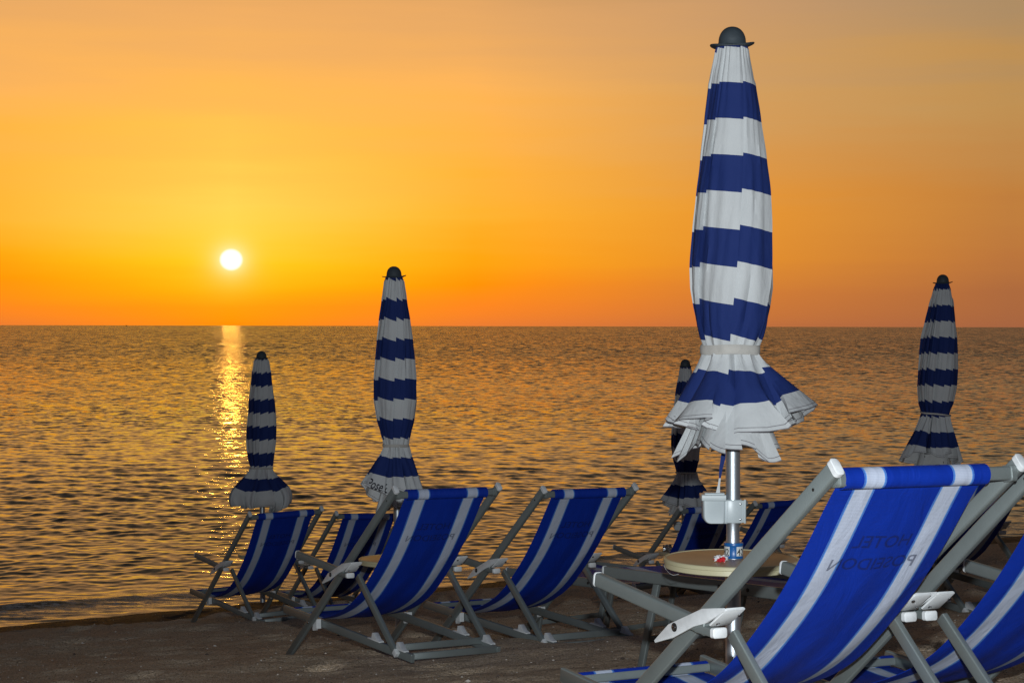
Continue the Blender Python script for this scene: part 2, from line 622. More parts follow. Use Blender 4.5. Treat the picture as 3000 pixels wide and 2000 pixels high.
def lathe(bm, prof, seg=48, center=(0, 0), warp=None, close=True):
    rings = []
    for r, z in prof:
        ring = []
        for i in range(seg):
            a = 2 * math.pi * i / seg
            x, y, zz = center[0] + r * math.cos(a), center[1] + r * math.sin(a), z
            if warp:
                x, y, zz = warp(x, y, zz, r, a)
            ring.append(bm.verts.new((x, y, zz)))
        rings.append(ring)
    for a, b in zip(rings, rings[1:]):
        for i in range(seg):
            j = (i + 1) % seg
            bm.faces.new((a[i], a[j], b[j], b[i]))
    if close:
        bm.faces.new(rings[0][::-1])
        bm.faces.new(rings[-1])


def tube(bm, pts, r, seg=6):
    pts = [Vector(p) for p in pts]
    rings = []
    for i, p in enumerate(pts):
        d = (pts[min(i + 1, len(pts) - 1)] - pts[max(i - 1, 0)]).normalized()
        a = d.orthogonal().normalized()
        b = d.cross(a)
        rings.append([bm.verts.new(p + (a * math.cos(2 * math.pi * k / seg) + b * math.sin(2 * math.pi * k / seg)) * r) for k in range(seg)])
    for a, b in zip(rings, rings[1:]):
        # align rings so that the tube does not twist
        off = min(range(seg), key=lambda o: (a[0].co - b[o].co).length)
        for i in range(seg):
            j = (i + 1) % seg
            bm.faces.new((a[i], a[j], b[(j + off) % seg], b[(i + off) % seg]))


def B():
    return bmesh.new()


def text_polys(body, size, shear=0.0):
    cu = bpy.data.curves.new('lettering', 'FONT')
    cu.body = body
    cu.size = size
    cu.align_x = 'CENTER'
    cu.resolution_u = 3
    cu.shear = shear
    cu.offset = size * 0.012
    o = bpy.data.objects.new('lettering', cu)
    C.objects.link(o)
    bpy.context.view_layer.update()
    dg = bpy.context.evaluated_depsgraph_get()
    me = bpy.data.meshes.new_from_object(o.evaluated_get(dg))
    bpy.data.objects.remove(o)
    vs = [tuple(v.co) for v in me.vertices]
    fs = [tuple(p.vertices) for p in me.polygons]
    bpy.data.meshes.remove(me)
    bpy.data.curves.remove(cu)
    return vs, fs


def copy_tree(o, parent=None):
    c = o.copy()
    C.objects.link(c)
    if parent is not None:
        c.parent = parent
    for ch in list(o.children):
        copy_tree(ch, c)
    return c


# ------------------------------------------------------------------ ground: one sheet of sand
rng = np.random.default_rng(7)


def vnoise(x, y, seed):
    """smooth value noise on arrays"""
    r = np.random.default_rng(seed)
    T = r.random((256, 256))
    xi, yi = np.floor(x).astype(int), np.floor(y).astype(int)
    fx, fy = x - xi, y - yi
    fx, fy = fx * fx * (3 - 2 * fx), fy * fy * (3 - 2 * fy)
    a = T[xi % 256, yi % 256]
    b = T[(xi + 1) % 256, yi % 256]
    c = T[xi % 256, (yi + 1) % 256]
    d = T[(xi + 1) % 256, (yi + 1) % 256]
    return (a * (1 - fx) + b * fx) * (1 - fy) + (c * (1 - fx) + d * fx) * fy - 0.5


def grid_mesh(name, X, Y, Z, material, smooth=True):
    ny, nx = X.shape
    co = np.stack([X, Y, Z], -1).reshape(-1, 3)
    idx = np.arange(nx * ny).reshape(ny, nx)
    q = np.stack([idx[:-1, :-1], idx[:-1, 1:], idx[1:, 1:], idx[1:, :-1]], -1).reshape(-1, 4)
    me = bpy.data.meshes.new(name)
    me.vertices.add(len(co))
    me.vertices.foreach_set('co', co.astype(np.float32).ravel())
    me.loops.add(q.size)
    me.loops.foreach_set('vertex_index', q.astype(np.int32).ravel())
    me.polygons.add(len(q))
    me.polygons.foreach_set('loop_start', np.arange(0, q.size, 4, dtype=np.int32))
    me.polygons.foreach_set('loop_total', np.full(len(q), 4, dtype=np.int32))
    me.update(calc_edges=True)
    if smooth:
        me.polygons.foreach_set('use_smooth', np.ones(len(q), bool))
    me.materials.append(MATS[material])
    o = bpy.data.objects.new(name, me)
    C.objects.link(o)
    return o


def spaced(vals):
    """vals: list of (start, step) ... last entry is the end"""
    out = []
    for (a, s), (b, _) in zip(vals, vals[1:]):
        n = max(1, int(round((b - a) / s)))
        out += list(a + (b - a) * np.arange(n) / n)
    return np.array(out + [vals[-1][0]])


def build_ground():
    xs = spaced([(-9000, 3000), (-300, 60), (-60, 5), (-12, .25), (-6.5, .022), (7.5, .25), (14, 5), (60, 60), (300, 3000), (9000, 0)])
    ys = spaced([(-9000, 3000), (-300, 60), (-40, 6), (0, .5), (3, .12), (6.5, .022), (21, .12), (26, 2), (50, 50), (300, 0)])
    X, Y = np.meshgrid(xs, ys)
    Xc = np.clip(X, -40, 40)
    Yc = np.where(Y < 3.2, 3.2, Y)
    Yc = np.minimum(Yc, 60)
    Z = G0 + GX * Xc + GY * Yc
    near = ((np.abs(X) < 14) & (Y > 0) & (Y < 27)).astype(float)
    n = 0.07 * vnoise(X * .45, Y * .6, 1) + 0.036 * vnoise(X * 1.3 + 5, Y * 2.0, 2) + 0.030 * vnoise(X * 3.1, Y * 4.6, 3) + 0.009 * vnoise(X * 7.3, Y * 9, 4) + 0.004 * vnoise(X * 19, Y * 22, 5) + 0.003 * vnoise(X * 41, Y * 43, 6)
    # scuffed hollows from feet
    r = np.random.default_rng(3)
    fx = r.uniform(-6, 7, 520)
    fy = r.uniform(6, 18.5, 520)
    for a, b in zip(fx, fy):
        s = r.uniform(.06, .13)
        m = (np.abs(xs - a) < 4 * s)
        k = (np.abs(ys - b) < 4 * s)
        if not m.any() or not k.any():
            continue
        sub = np.ix_(k, m)
        dd = ((X[sub] - a) ** 2 + ((Y[sub] - b) * 1.1) ** 2) / s ** 2
        n[sub] += -0.022 * np.exp(-dd) + 0.009 * np.exp(-((np.sqrt(dd) - 1.7) ** 2) * 3)
    amp = np.clip((Z - (WATER + 0.03)) / 0.12, 0.25, 1.0)
    # small scarp where the waves cut the beach
    sc = Z - (WATER + 0.24 + 0.03 * vnoise(X * 1.1, Y * .2, 9))
    Z = Z + near * n * amp + near * 0.022 * np.clip(sc / 0.04, -0.5, 1)
    o = grid_mesh('sand', X, Y, Z, 'sand')
    o['kind'] = 'structure'
    # pebbles, shell bits and twigs lying on the sand: one uncountable scatter
    r = np.random.default_rng(77)
    n_ = 9000
    px = r.uniform(-5.5, 6.5, n_)
    py = 6.6 + 12 * r.random(n_) ** 1.3
    ico = np.array([(0, 0, 1), (1, 0, 0), (0, 1, 0), (-1, 0, 0), (0, -1, 0), (0, 0, -1)], float)
    fcs = np.array([(0, 1, 2), (0, 2, 3), (0, 3, 4), (0, 4, 1), (5, 2, 1), (5, 3, 2), (5, 4, 3), (5, 1, 4)])
    ii = np.clip(np.searchsorted(ys, py), 0, len(ys) - 1)
    jj = np.clip(np.searchsorted(xs, px), 0, len(xs) - 1)
    hz = Z[ii, jj]
    V, Fc = [], []
    k = 0
    for a, b, h in zip(px, py, hz):
        sz = r.uniform(.0016, .0042) * (1 + 1.6 * (r.random() < .04))
        sc3 = np.array([r.uniform(.7, 1.6), r.uniform(.7, 1.6), r.uniform(.5, 1.0)]) * sz
        V.append(ico * sc3 * (1 + r.uniform(-.25, .25, (6, 1))) + np.array([a, b, h + sz * .35]))
        Fc.append(fcs + k)
        k += 6
    me = bpy.data.meshes.new('pebbles')
    me.from_pydata(np.concatenate(V).tolist(), [], np.concatenate(Fc).tolist())
    for nm in ('pebble_pale', 'pebble_dark'):
        me.materials.append(MATS[nm])
    me.polygons.foreach_set('material_index', np.repeat((r.random(n_) < .45).astype(np.int32), 8))
    pb = bpy.data.objects.new('pebbles', me)
    C.objects.link(pb)
    tag(pb, 'tiny pale and dark pebbles and shell bits strewn over the sand', 'pebbles')
    pb['kind'] = 'stuff'
    return o


mat('pebble_pale', (0.62, 0.58, 0.52), 0.6)
mat('pebble_dark', (0.10, 0.075, 0.06), 0.8)
build_ground()

# ------------------------------------------------------------------ sea


def build_sea():
    f = 1919.0
    # rows follow the height of the eye above the water so that nearer waves get finer rows
    ypx = spaced([(1.5, 0.4), (4, .35), (40, .4), (360, 0)])
    Dn = 2.84 * f / ypx[::-1]
    Dfar = np.array([4500, 6000, 9000, 14000, 22000, 34000.])
    Dr = np.concatenate([Dn, Dfar])
    ang = np.radians(spaced([(-62, 4), (-30, .4), (-18.5, .036), (18.5, .4), (30, 4), (62, 0)]))
    T = np.tan(ang)
    Dg, Tg = np.meshgrid(Dr, T, indexing='ij')
    X = Dg * Tg
    Y = Dg.copy()
    Z = np.zeros_like(X)
    dD = np.gradient(Dr)[:, None]
    dX = np.maximum(np.abs(np.gradient(T))[None, :] * Dg, 1e-3)
    r = np.random.default_rng(11)
    gust = 0.85 + 0.75 * vnoise(X * .06, Y * .14, 21) + 0.5 * vnoise(X * .17, Y * .4, 22)
    gust = np.clip(gust, 0.35, 1.5)
    hx = np.zeros_like(X)
    hy = np.zeros_like(X)
    specs = []
    nw = 64
    for i in range(nw):
        lam = 0.08 * (1.4 / 0.08) ** (i / (nw - 1)) * r.uniform(.9, 1.1)
        th = r.normal(0, D2R(46)) + D2R(-4)
        sl = (0.022 if lam < .15 else 0.036 if lam < .42 else 0.015) * r.uniform(.6, 1.4)
        specs.append((lam, th, sl, r.uniform(0, 6.283)))
    for lam, th, sl, ph in specs:
        k = 2 * math.pi / lam
        kx, ky = k * math.sin(th), k * math.cos(th)
        w = np.clip((2 * math.pi / (abs(ky) * dD + abs(kx) * dX + 1e-9) - 2.6) / 2.5, 0, 1)
        if w.max() <= 0:
            continue
        a = sl / k
        arg = kx * X + ky * Y + ph
        Z += a * w * gust * np.cos(arg)
        hx += -a * .8 * w * kx / k * np.sin(arg)
        hy += -a * .8 * w * ky / k * np.sin(arg)
    # waves flatten as they run up the beach
    shore = WATER - (G0 + GX * np.clip(X, -40, 40) + GY * Y)
    amp = np.clip(shore / 0.30, 0.12, 1)
    # a small breaking ripple along the waterline
    wob = 0.35 * vnoise(X * .35, X * 0 + 3.3, 31)
    brk = 0.055 * np.exp(-((shore - 0.12 - 0.12 * wob) / 0.020) ** 2) * np.clip(vnoise(X * .8, Y * .3 + 7, 32) * 2.4, 0, 1) + 0.02 * vnoise(X * 3, Y * 8, 33) * np.exp(-(shore / .2) ** 2)
    Z = Z * amp + brk
    return grid_mesh('sea', X + hx * amp, Y + hy * amp, Z + WATER, 'sea_water')


sea = build_sea()
sea['kind'] = 'structure'

# ------------------------------------------------------------------ deck chair
T_ = (-0.580, 0.801)
F_ = (0.651, 0.0)
S_ = (0.696, 0.285)
R_ = (-0.558, 0.0)
P_ = (0.338, 0.204)
K_ = (-0.016, 0.434)
A_ = (0.378, 0.556)
CC = (-0.118, 0.421)
BR = (-0.441, 0.027)


def lerp(a, b, t):
    return (a[0] + (b[0] - a[0]) * t, a[1] + (b[1] - a[1]) * t)


def sling_profile():
    pts = []
    c = (-0.566, 0.779)
    # sleeve round the top bar, from the seam underneath over the back and top to the front and down
    for i in range(15):
        a = D2R(-70 - 300 * i / 14)
        pts.append((c[0] + 0.022 * math.cos(a), c[1] + 0.026 * math.sin(a)))
    curve = [(-0.545, 0.757), (-0.505, 0.716), (-0.42, 0.622), (-0.33, 0.532), (-0.24, 0.455), (-0.13, 0.375), (-0.03, 0.315), (0.09, 0.268), (0.25, 0.232), (0.40, 0.222), (0.54, 0.230), (0.640, 0.251)]
    # smooth the hanging curve
    q = [Vector((a, b, 0)) for a, b in curve]
    for i in range(len(q) - 1):
        p0, p1, p2, p3 = q[max(i - 1, 0)], q[i], q[i + 1], q[min(i + 2, len(q) - 1)]
        for s in range(4):
            t = s / 4
            v = 0.5 * ((2 * p1) + (-p0 + p2) * t + (2 * p0 - 5 * p1 + 4 * p2 - p3) * t * t + (-p0 + 3 * p1 - 3 * p2 + p3) * t ** 3)
            pts.append((v.x, v.y))
    c = (0.655, 0.270)
    for i in range(12):
        a = D2R(-110 + 250 * i / 11)
        pts.append((c[0] + 0.017 * math.cos(a), c[1] + 0.018 * math.sin(a)))
    return pts


def make_sling(parent):
    prof = sling_profile()
    arc = [0.0]
    for a, b in zip(prof, prof[1:]):
        arc.append(arc[-1] + math.hypot(b[0] - a[0], b[1] - a[1]))
    bm = B()
    uvl = bm.loops.layers.uv.new('UVMap')
    nu, half = 28, 0.2325
    th = 0.0018
    def pt(i, u, off):
        y, z = prof[i]
        j, k = max(i - 1, 0), min(i + 1, len(prof) - 1)
        d = Vector((prof[k][0] - prof[j][0], prof[k][1] - prof[j][1])).normalized()
        n = Vector((-d.y, d.x))
        x = (u - 0.5) * 2
        mid = 1.0 if 15 < i < len(prof) - 12 else 0.0
        t = (i - 15) / (len(prof) - 27.0)
        sag = mid * math.sin(math.pi * max(0, min(1, t))) * (0.016 * (1 - x * x) + 0.0035 * math.sin(9 * x + 7 * t))
        w = half * (1 - 0.012 * mid * math.sin(math.pi * max(0, min(1, t))))
        o_ = off - sag
        return Vector((x * w, y + n.x * o_, z + n.y * o_))
    lay = []
    for off in (0.0, -th):
        lay.append([[bm.verts.new(pt(i, u / nu, off)) for u in range(nu + 1)] for i in range(len(prof))])
    def face(vs, uvs):
        f_ = bm.faces.new(vs)
        for l, uv in zip(f_.loops, uvs):
            l[uvl].uv = uv
    for i in range(len(prof) - 1):
        for u in range(nu):
            for L_, rev in ((lay[0], False), (lay[1], True)):
                vs = [L_[i][u], L_[i][u + 1], L_[i + 1][u + 1], L_[i + 1][u]]
                uvs = [(u / nu, arc[i]), ((u + 1) / nu, arc[i]), ((u + 1) / nu, arc[i + 1]), (u / nu, arc[i + 1])]
                if rev:
                    vs.reverse()
                    uvs.reverse()
                face(vs, uvs)
        for u in (0, nu):
            vs = [lay[0][i][u], lay[0][i + 1][u], lay[1][i + 1][u], lay[1][i][u]]
            face(vs, [(u / nu, arc[i])] * 4)
    s = mesh_obj('sling', bm, 'sling_fabric', parent, smooth=60)
    # the hotel's name printed on the front shows through to the back, so it reads mirrored from behind
    base = arc[15]
    def place(body, size, v0, width):
        bm = B()
        vs, fs = text_polys(body, size)
        w = max(v[0] for v in vs) - min(v[0] for v in vs)
        k = width / w
        nv = []
        for x, y, _ in vs:
            u = 0.5 - (x * k) / (2 * half)
            v = base + v0 - y * 1.0
            i = max(0, min(len(arc) - 2, next(j for j in range(len(arc)) if arc[j] > v) - 1))
            t = (v - arc[i]) / (arc[i + 1] - arc[i])
            p = pt(i, u, -th - 0.0012).lerp(pt(i + 1, u, -th - 0.0012), t)
            nv.append(bm.verts.new(p))
        for f_ in fs:
            try:
                bm.faces.new([nv[a] for a in f_])
            except ValueError:
                pass
        bmesh.ops.triangulate(bm, faces=bm.faces)
        mesh_obj('lettering', bm, 'faint_print', s, smooth=0)
    place('HOTEL', 0.053, 0.185, 0.185)
    place('POSEIDON', 0.053, 0.255, 0.282)
    return s


def make_chair(label, group):
    root = empty('deck_chair', label, 'deck chair', group=group)
    fm, wp = 'frame_metal', 'white_plastic'
    for sg in (-1, 1):
        x = 0.30 * sg
        bm = B(); bar(bm, (x, *T_), (x, *F_), 0.021, 0.042, 0.005)
        r = mesh_obj('back_rail', bm, fm, root)
        d = (Vector((0, *T_)) - Vector((0, *F_))).normalized()
        bm = B(); bar(bm, Vector((x, *T_)) - d * 0.004, Vector((x, *T_)) + d * 0.013, 0.026, 0.046, 0.009)
        mesh_obj('end_cap', bm, wp, r)
        bm = B()
        q = Vector((x + sg * 0.0105, *P_))
        bar(bm, q, q + Vector((sg * 0.003, 0, 0)), 0.012, 0.012, 0.005, side=(0, 1, 0))
        mesh_obj('pivot_bolt', bm, 'bolt_metal', r)
        bm = B()
        q = Vector((x + sg * 0.0105, *lerp(T_, F_, 0.055)))
        bar(bm, q, q + Vector((sg * 0.0012, 0, 0)), 0.008, 0.008, 0.0035, side=(0, 1, 0))
        mesh_obj('rivet', bm, 'bolt_dark', r)
        xb = 0.249 * sg
        bm = B(); bar(bm, (xb, *S_), (xb, *R_), 0.020, 0.042, 0.005)
        r = mesh_obj('seat_rail', bm, fm, root)
        # pivot clip between the two rails
        bm = B()
        d = (Vector((0, *R_)) - Vector((0, *S_))).normalized()
        q = Vector((0.2735 * sg, *P_)) + d * 0.035
        prism(bm, [(q.y + 0.018, q.z + 0.026), (q.y - 0.016, q.z + 0.022), (q.y - 0.012, q.z - 0.026), (q.y + 0.012, q.z - 0.020), (q.y + 0.030, q.z - 0.034), (q.y + 0.034, q.z - 0.024), (q.y + 0.022, q.z + 0.002)], 0.2605 * sg, 0.2885 * sg)
        mesh_obj('pivot_clip', bm, wp, r)
        # white notch pieces that the brace can be hooked into
        for t in (0.735, 0.915):
            c = lerp(S_, R_, t)
            dy, dz = R_[0] - S_[0], R_[1] - S_[1]
            L_ = math.hypot(dy, dz)
            dy, dz = dy / L_, dz / L_
            ny, nz = (-dz, dy)
            if nz < 0:
                ny, nz = -ny, -nz
            def lp(a, b):
                return (c[0] + dy * a + ny * (b + .0215), c[1] + dz * a + nz * (b + .0215))
            bm = B()
            prism(bm, [lp(-0.062, -.002), lp(-0.060, 0.004), lp(-0.022, 0.007), lp(-0.018, 0.034), lp(-0.004, 0.036), lp(0.030, 0.008), lp(0.052, 0.004), lp(0.054, -.002)], 0.237 * sg, 0.266 * sg)
            mesh_obj('notch_block', bm, wp, r)
        # brace from the arm down to the notch
        xc = 0.268 * sg
        bm = B(); bar(bm, (xc, CC[0] - 0.006, CC[1] - 0.006), (xc, *lerp(CC, BR, 0.97)), 0.020, 0.034, 0.004)
        r = mesh_obj('brace', bm, fm, root)
        bm = B()
        d = (Vector((0, *BR)) - Vector((0, *CC))).normalized()
        q = Vector((xc, *BR))
        bar(bm, q - d * 0.020, q + d * 0.010, 0.024, 0.034, 0.006)
        mesh_obj('brace_foot', bm, wp, r)
        # arm: broad rounded rail with a white cap at each end
        xa = 0.325 * sg
        bm = B(); bar(bm, (xa, CC[0] + 0.022, CC[1] + 0.010), (xa, *A_), 0.026, 0.038, 0.007)
        r = mesh_obj('armrest', bm, fm, root)
        d = Vector((0, A_[0] - CC[0] - .022, A_[1] - CC[1] - .010)).normalized()
        bm = B(); bar(bm, Vector((xa, *A_)) - d * .002, Vector((xa, *A_)) + d * 0.006, 0.028, 0.040, 0.009)
        mesh_obj('arm_cap', bm, wp, r)
        # stub of the arm behind the rail, with its square white cap
        bm = B(); bar(bm, (xa - sg * .006, CC[0] + 0.060, CC[1] + 0.012), (xa - sg * .006, CC[0] - 0.008, CC[1]), 0.040, 0.023, 0.005)
        mesh_obj('arm_stub', bm, fm, r)
        bm = B(); bar(bm, (xa - sg * .006, CC[0] - 0.006, CC[1]), (xa - sg * .006, CC[0] - 0.022, CC[1] - 0.001), 0.044, 0.026, 0.007)
        mesh_obj('arm_cap', bm, wp, r)
        # angled white bracket on the outer side of the rail
        bm = B()
        prism(bm, [(0.104, 0.393), (0.108, 0.399), (0.043, 0.441), (-0.105, 0.482), (-0.190, 0.483), (-0.194, 0.475), (-0.120, 0.446), (-0.066, 0.437), (0.026, 0.407)], 0.339 * sg, 0.346 * sg)
        # flange folded round the back of the rail, facing backward
        q0, q1 = Vector((0.313 * sg, -0.196, 0.480)), Vector((0.313 * sg, -0.128, 0.440))
        bar(bm, q0, q1, 0.064, 0.007, 0.003)
        br = mesh_obj('arm_bracket', bm, wp, root)
        bm = B(); q = Vector((0.3462 * sg, 0.015, 0.434))
        lathe_x(bm, q, 0.0115, 0.0016 * sg)
        mesh_obj('washer', bm, 'bolt_dark', br)
        bm = B(); lathe_x(bm, q + Vector((0.0016 * sg, 0, 0)), 0.006, 0.003 * sg)
        mesh_obj('bolt', bm, 'bolt_metal', br)
        for xx in (0.290, 0.333):
            bm = B()
            q = Vector((xx * sg, -0.181, 0.466)) if xx < .31 else Vector((xx * sg, -0.148, 0.446))
            nrm = Vector((0, -0.507, -0.862))
            bar(bm, q + nrm * 0.002, q + nrm * 0.006, 0.010, 0.010, 0.004)
            mesh_obj('screw', bm, 'bolt_metal', br)
    bm = B(); bar(bm, (-0.290, -0.566, 0.779), (0.290, -0.566, 0.779), 0.034, 0.030, 0.006, side=(0, 0, 1))
    tb = mesh_obj('top_bar', bm, fm, root)
    for sg in (-1, 1):
        bm = B(); bar(bm, (0.268 * sg, -0.566, 0.779), (0.2885 * sg, -0.566, 0.779), 0.041, 0.036, 0.008, side=(0, 0, 1))
        mesh_obj('bar_socket', bm, fm, tb)
    bm = B(); bar(bm, (-0.240, 0.655, 0.270), (0.240, 0.655, 0.270), 0.026, 0.024, 0.006, side=(0, 0, 1)); mesh_obj('front_bar', bm, fm, root)
    for y in (0.640, -0.545):
        w = 0.29 if y > 0 else 0.24
        bm = B(); bar(bm, (-w, y, 0.010), (w, y, 0.010), 0.034, 0.020, 0.004, side=(0, 0, 1)); mesh_obj('foot_bar', bm, fm, root)
    q = lerp(CC, BR, 0.93)
    bm = B(); bar(bm, (-0.258, *q), (0.258, *q), 0.034, 0.020, 0.004, side=(0, 0, 1)); mesh_obj('cross_bar', bm, fm, root)
    make_sling(root)
    return root


def lathe_x(bm, q, r, w, seg=20):
    rings = []
    for x, k in ((0, 1), (w * .6, 1), (w, .75)):
        rings.append([bm.verts.new((q.x + x, q.y + r * k * math.cos(2 * math.pi * i / seg), q.z + r * k * math.sin(2 * math.pi * i / seg))) for i in range(seg)])
    for a, b in zip(rings, rings[1:]):
        for i in range(seg):
            j = (i + 1) % seg
            bm.faces.new((a[i], a[j], b[j], b[i]))
    bm.faces.new(rings[0][::-1])
    bm.faces.new(rings[-1])


# location and axes (columns: right, forward, up) of each chair on the sloping beach
CH = {
    'A': ((0.738, 4.995, -1.198), ((0.8501, -0.5243, -0.0501), (0.5264, 0.8431, 0.1096), (-0.0152, -0.1195, 0.9927))),
    'B': ((-0.582, 9.72, -1.677), ((0.8191, -0.5688, -0.0752), (0.5734, 0.8069, 0.1421), (-0.0201, -0.1595, 0.987))),
    'C': ((0.137, 10.316, -1.73), ((0.8149, -0.5742, -0.0788), (0.5791, 0.8015, 0.1489), (-0.0223, -0.1669, 0.9857))),
    'D': ((-1.924, 14.731, -2.271), ((0.8297, -0.5487, -0.1025), (0.5578, 0.8217, 0.1166), (0.0202, -0.1539, 0.9879))),
    'E': ((1.357, 5.382, -1.222), ((0.8592, -0.5088, -0.0532), (0.5108, 0.8472, 0.146), (-0.0292, -0.1526, 0.9879))),
    'G': ((-1.381, 15.536, -2.386), ((0.8429, -0.5342, -0.0644), (0.5359, 0.8227, 0.1897), (-0.0484, -0.1945, 0.9797))),
    'H': ((1.336, 15.009, -2.239), ((0.8742, -0.4757, -0.0974), (0.4846, 0.8674, 0.1129), (0.0307, -0.1459, 0.9888))),
    'I': ((1.863, 15.339, -2.200), ((0.8418, -0.5361, -0.0633), (0.5394, 0.8399, 0.0596), (0.0212, -0.0843, 0.9962))),
    'J': ((2.603, 11.232, -1.665), ((0.8999, -0.4174, -0.1266), (0.4305, 0.8965, 0.1042), (0.07, -0.1483, 0.9865))),
}
LB = {
    'A': 'large blue and white deck chair in the foreground with HOTEL POSEIDON showing through its back',
    'B': 'blue and white deck chair standing in front of the parasol with script lettering',
    'C': 'blue and white deck chair second to the left of the near round table\'s pole',
    'D': 'leftmost deck chair, with the smallest parasol rising behind its backrest by the water',
    'E': 'foreground deck chair cut off by the right edge, touching the big lettered chair',
    'G': 'far deck chair half hidden behind the left rail of the middle chair',
    'H': 'dark far deck chair behind the round table, left of the near parasol pole',
    'I': 'dark far deck chair behind the round table, right of the near parasol pole',
    'J': 'dark deck chair mostly hidden behind the rails of the large foreground chair',
}
first = None
for key in 'ABCDEGHIJ':
    g = 'blue and white striped deck chairs on the beach'
    if first is None:
        first = make_chair(LB[key], g)
        o = first
    else:
        o = copy_tree(first)
        o['label'] = LB[key]
    loc, R = CH[key]
    mw = Matrix(((R[0][0], R[0][1], R[0][2], loc[0]), (R[1][0], R[1][1], R[1][2], loc[1]), (R[2][0], R[2][1], R[2][2], loc[2]), (0, 0, 0, 1)))
    o.matrix_world = mw
for ch in first.children:
    if ch.name.startswith('sling'):       # the sling of the foreground chair has slipped towards the left rail at its top
        for o in (ch, *ch.children):
            o.data = o.data.copy()
            for v in o.data.vertices:
                v.co.x += -0.040 * max(0.0, min(1.0, (0.35 - v.co.y) / 0.9))

# ------------------------------------------------------------------ parasols


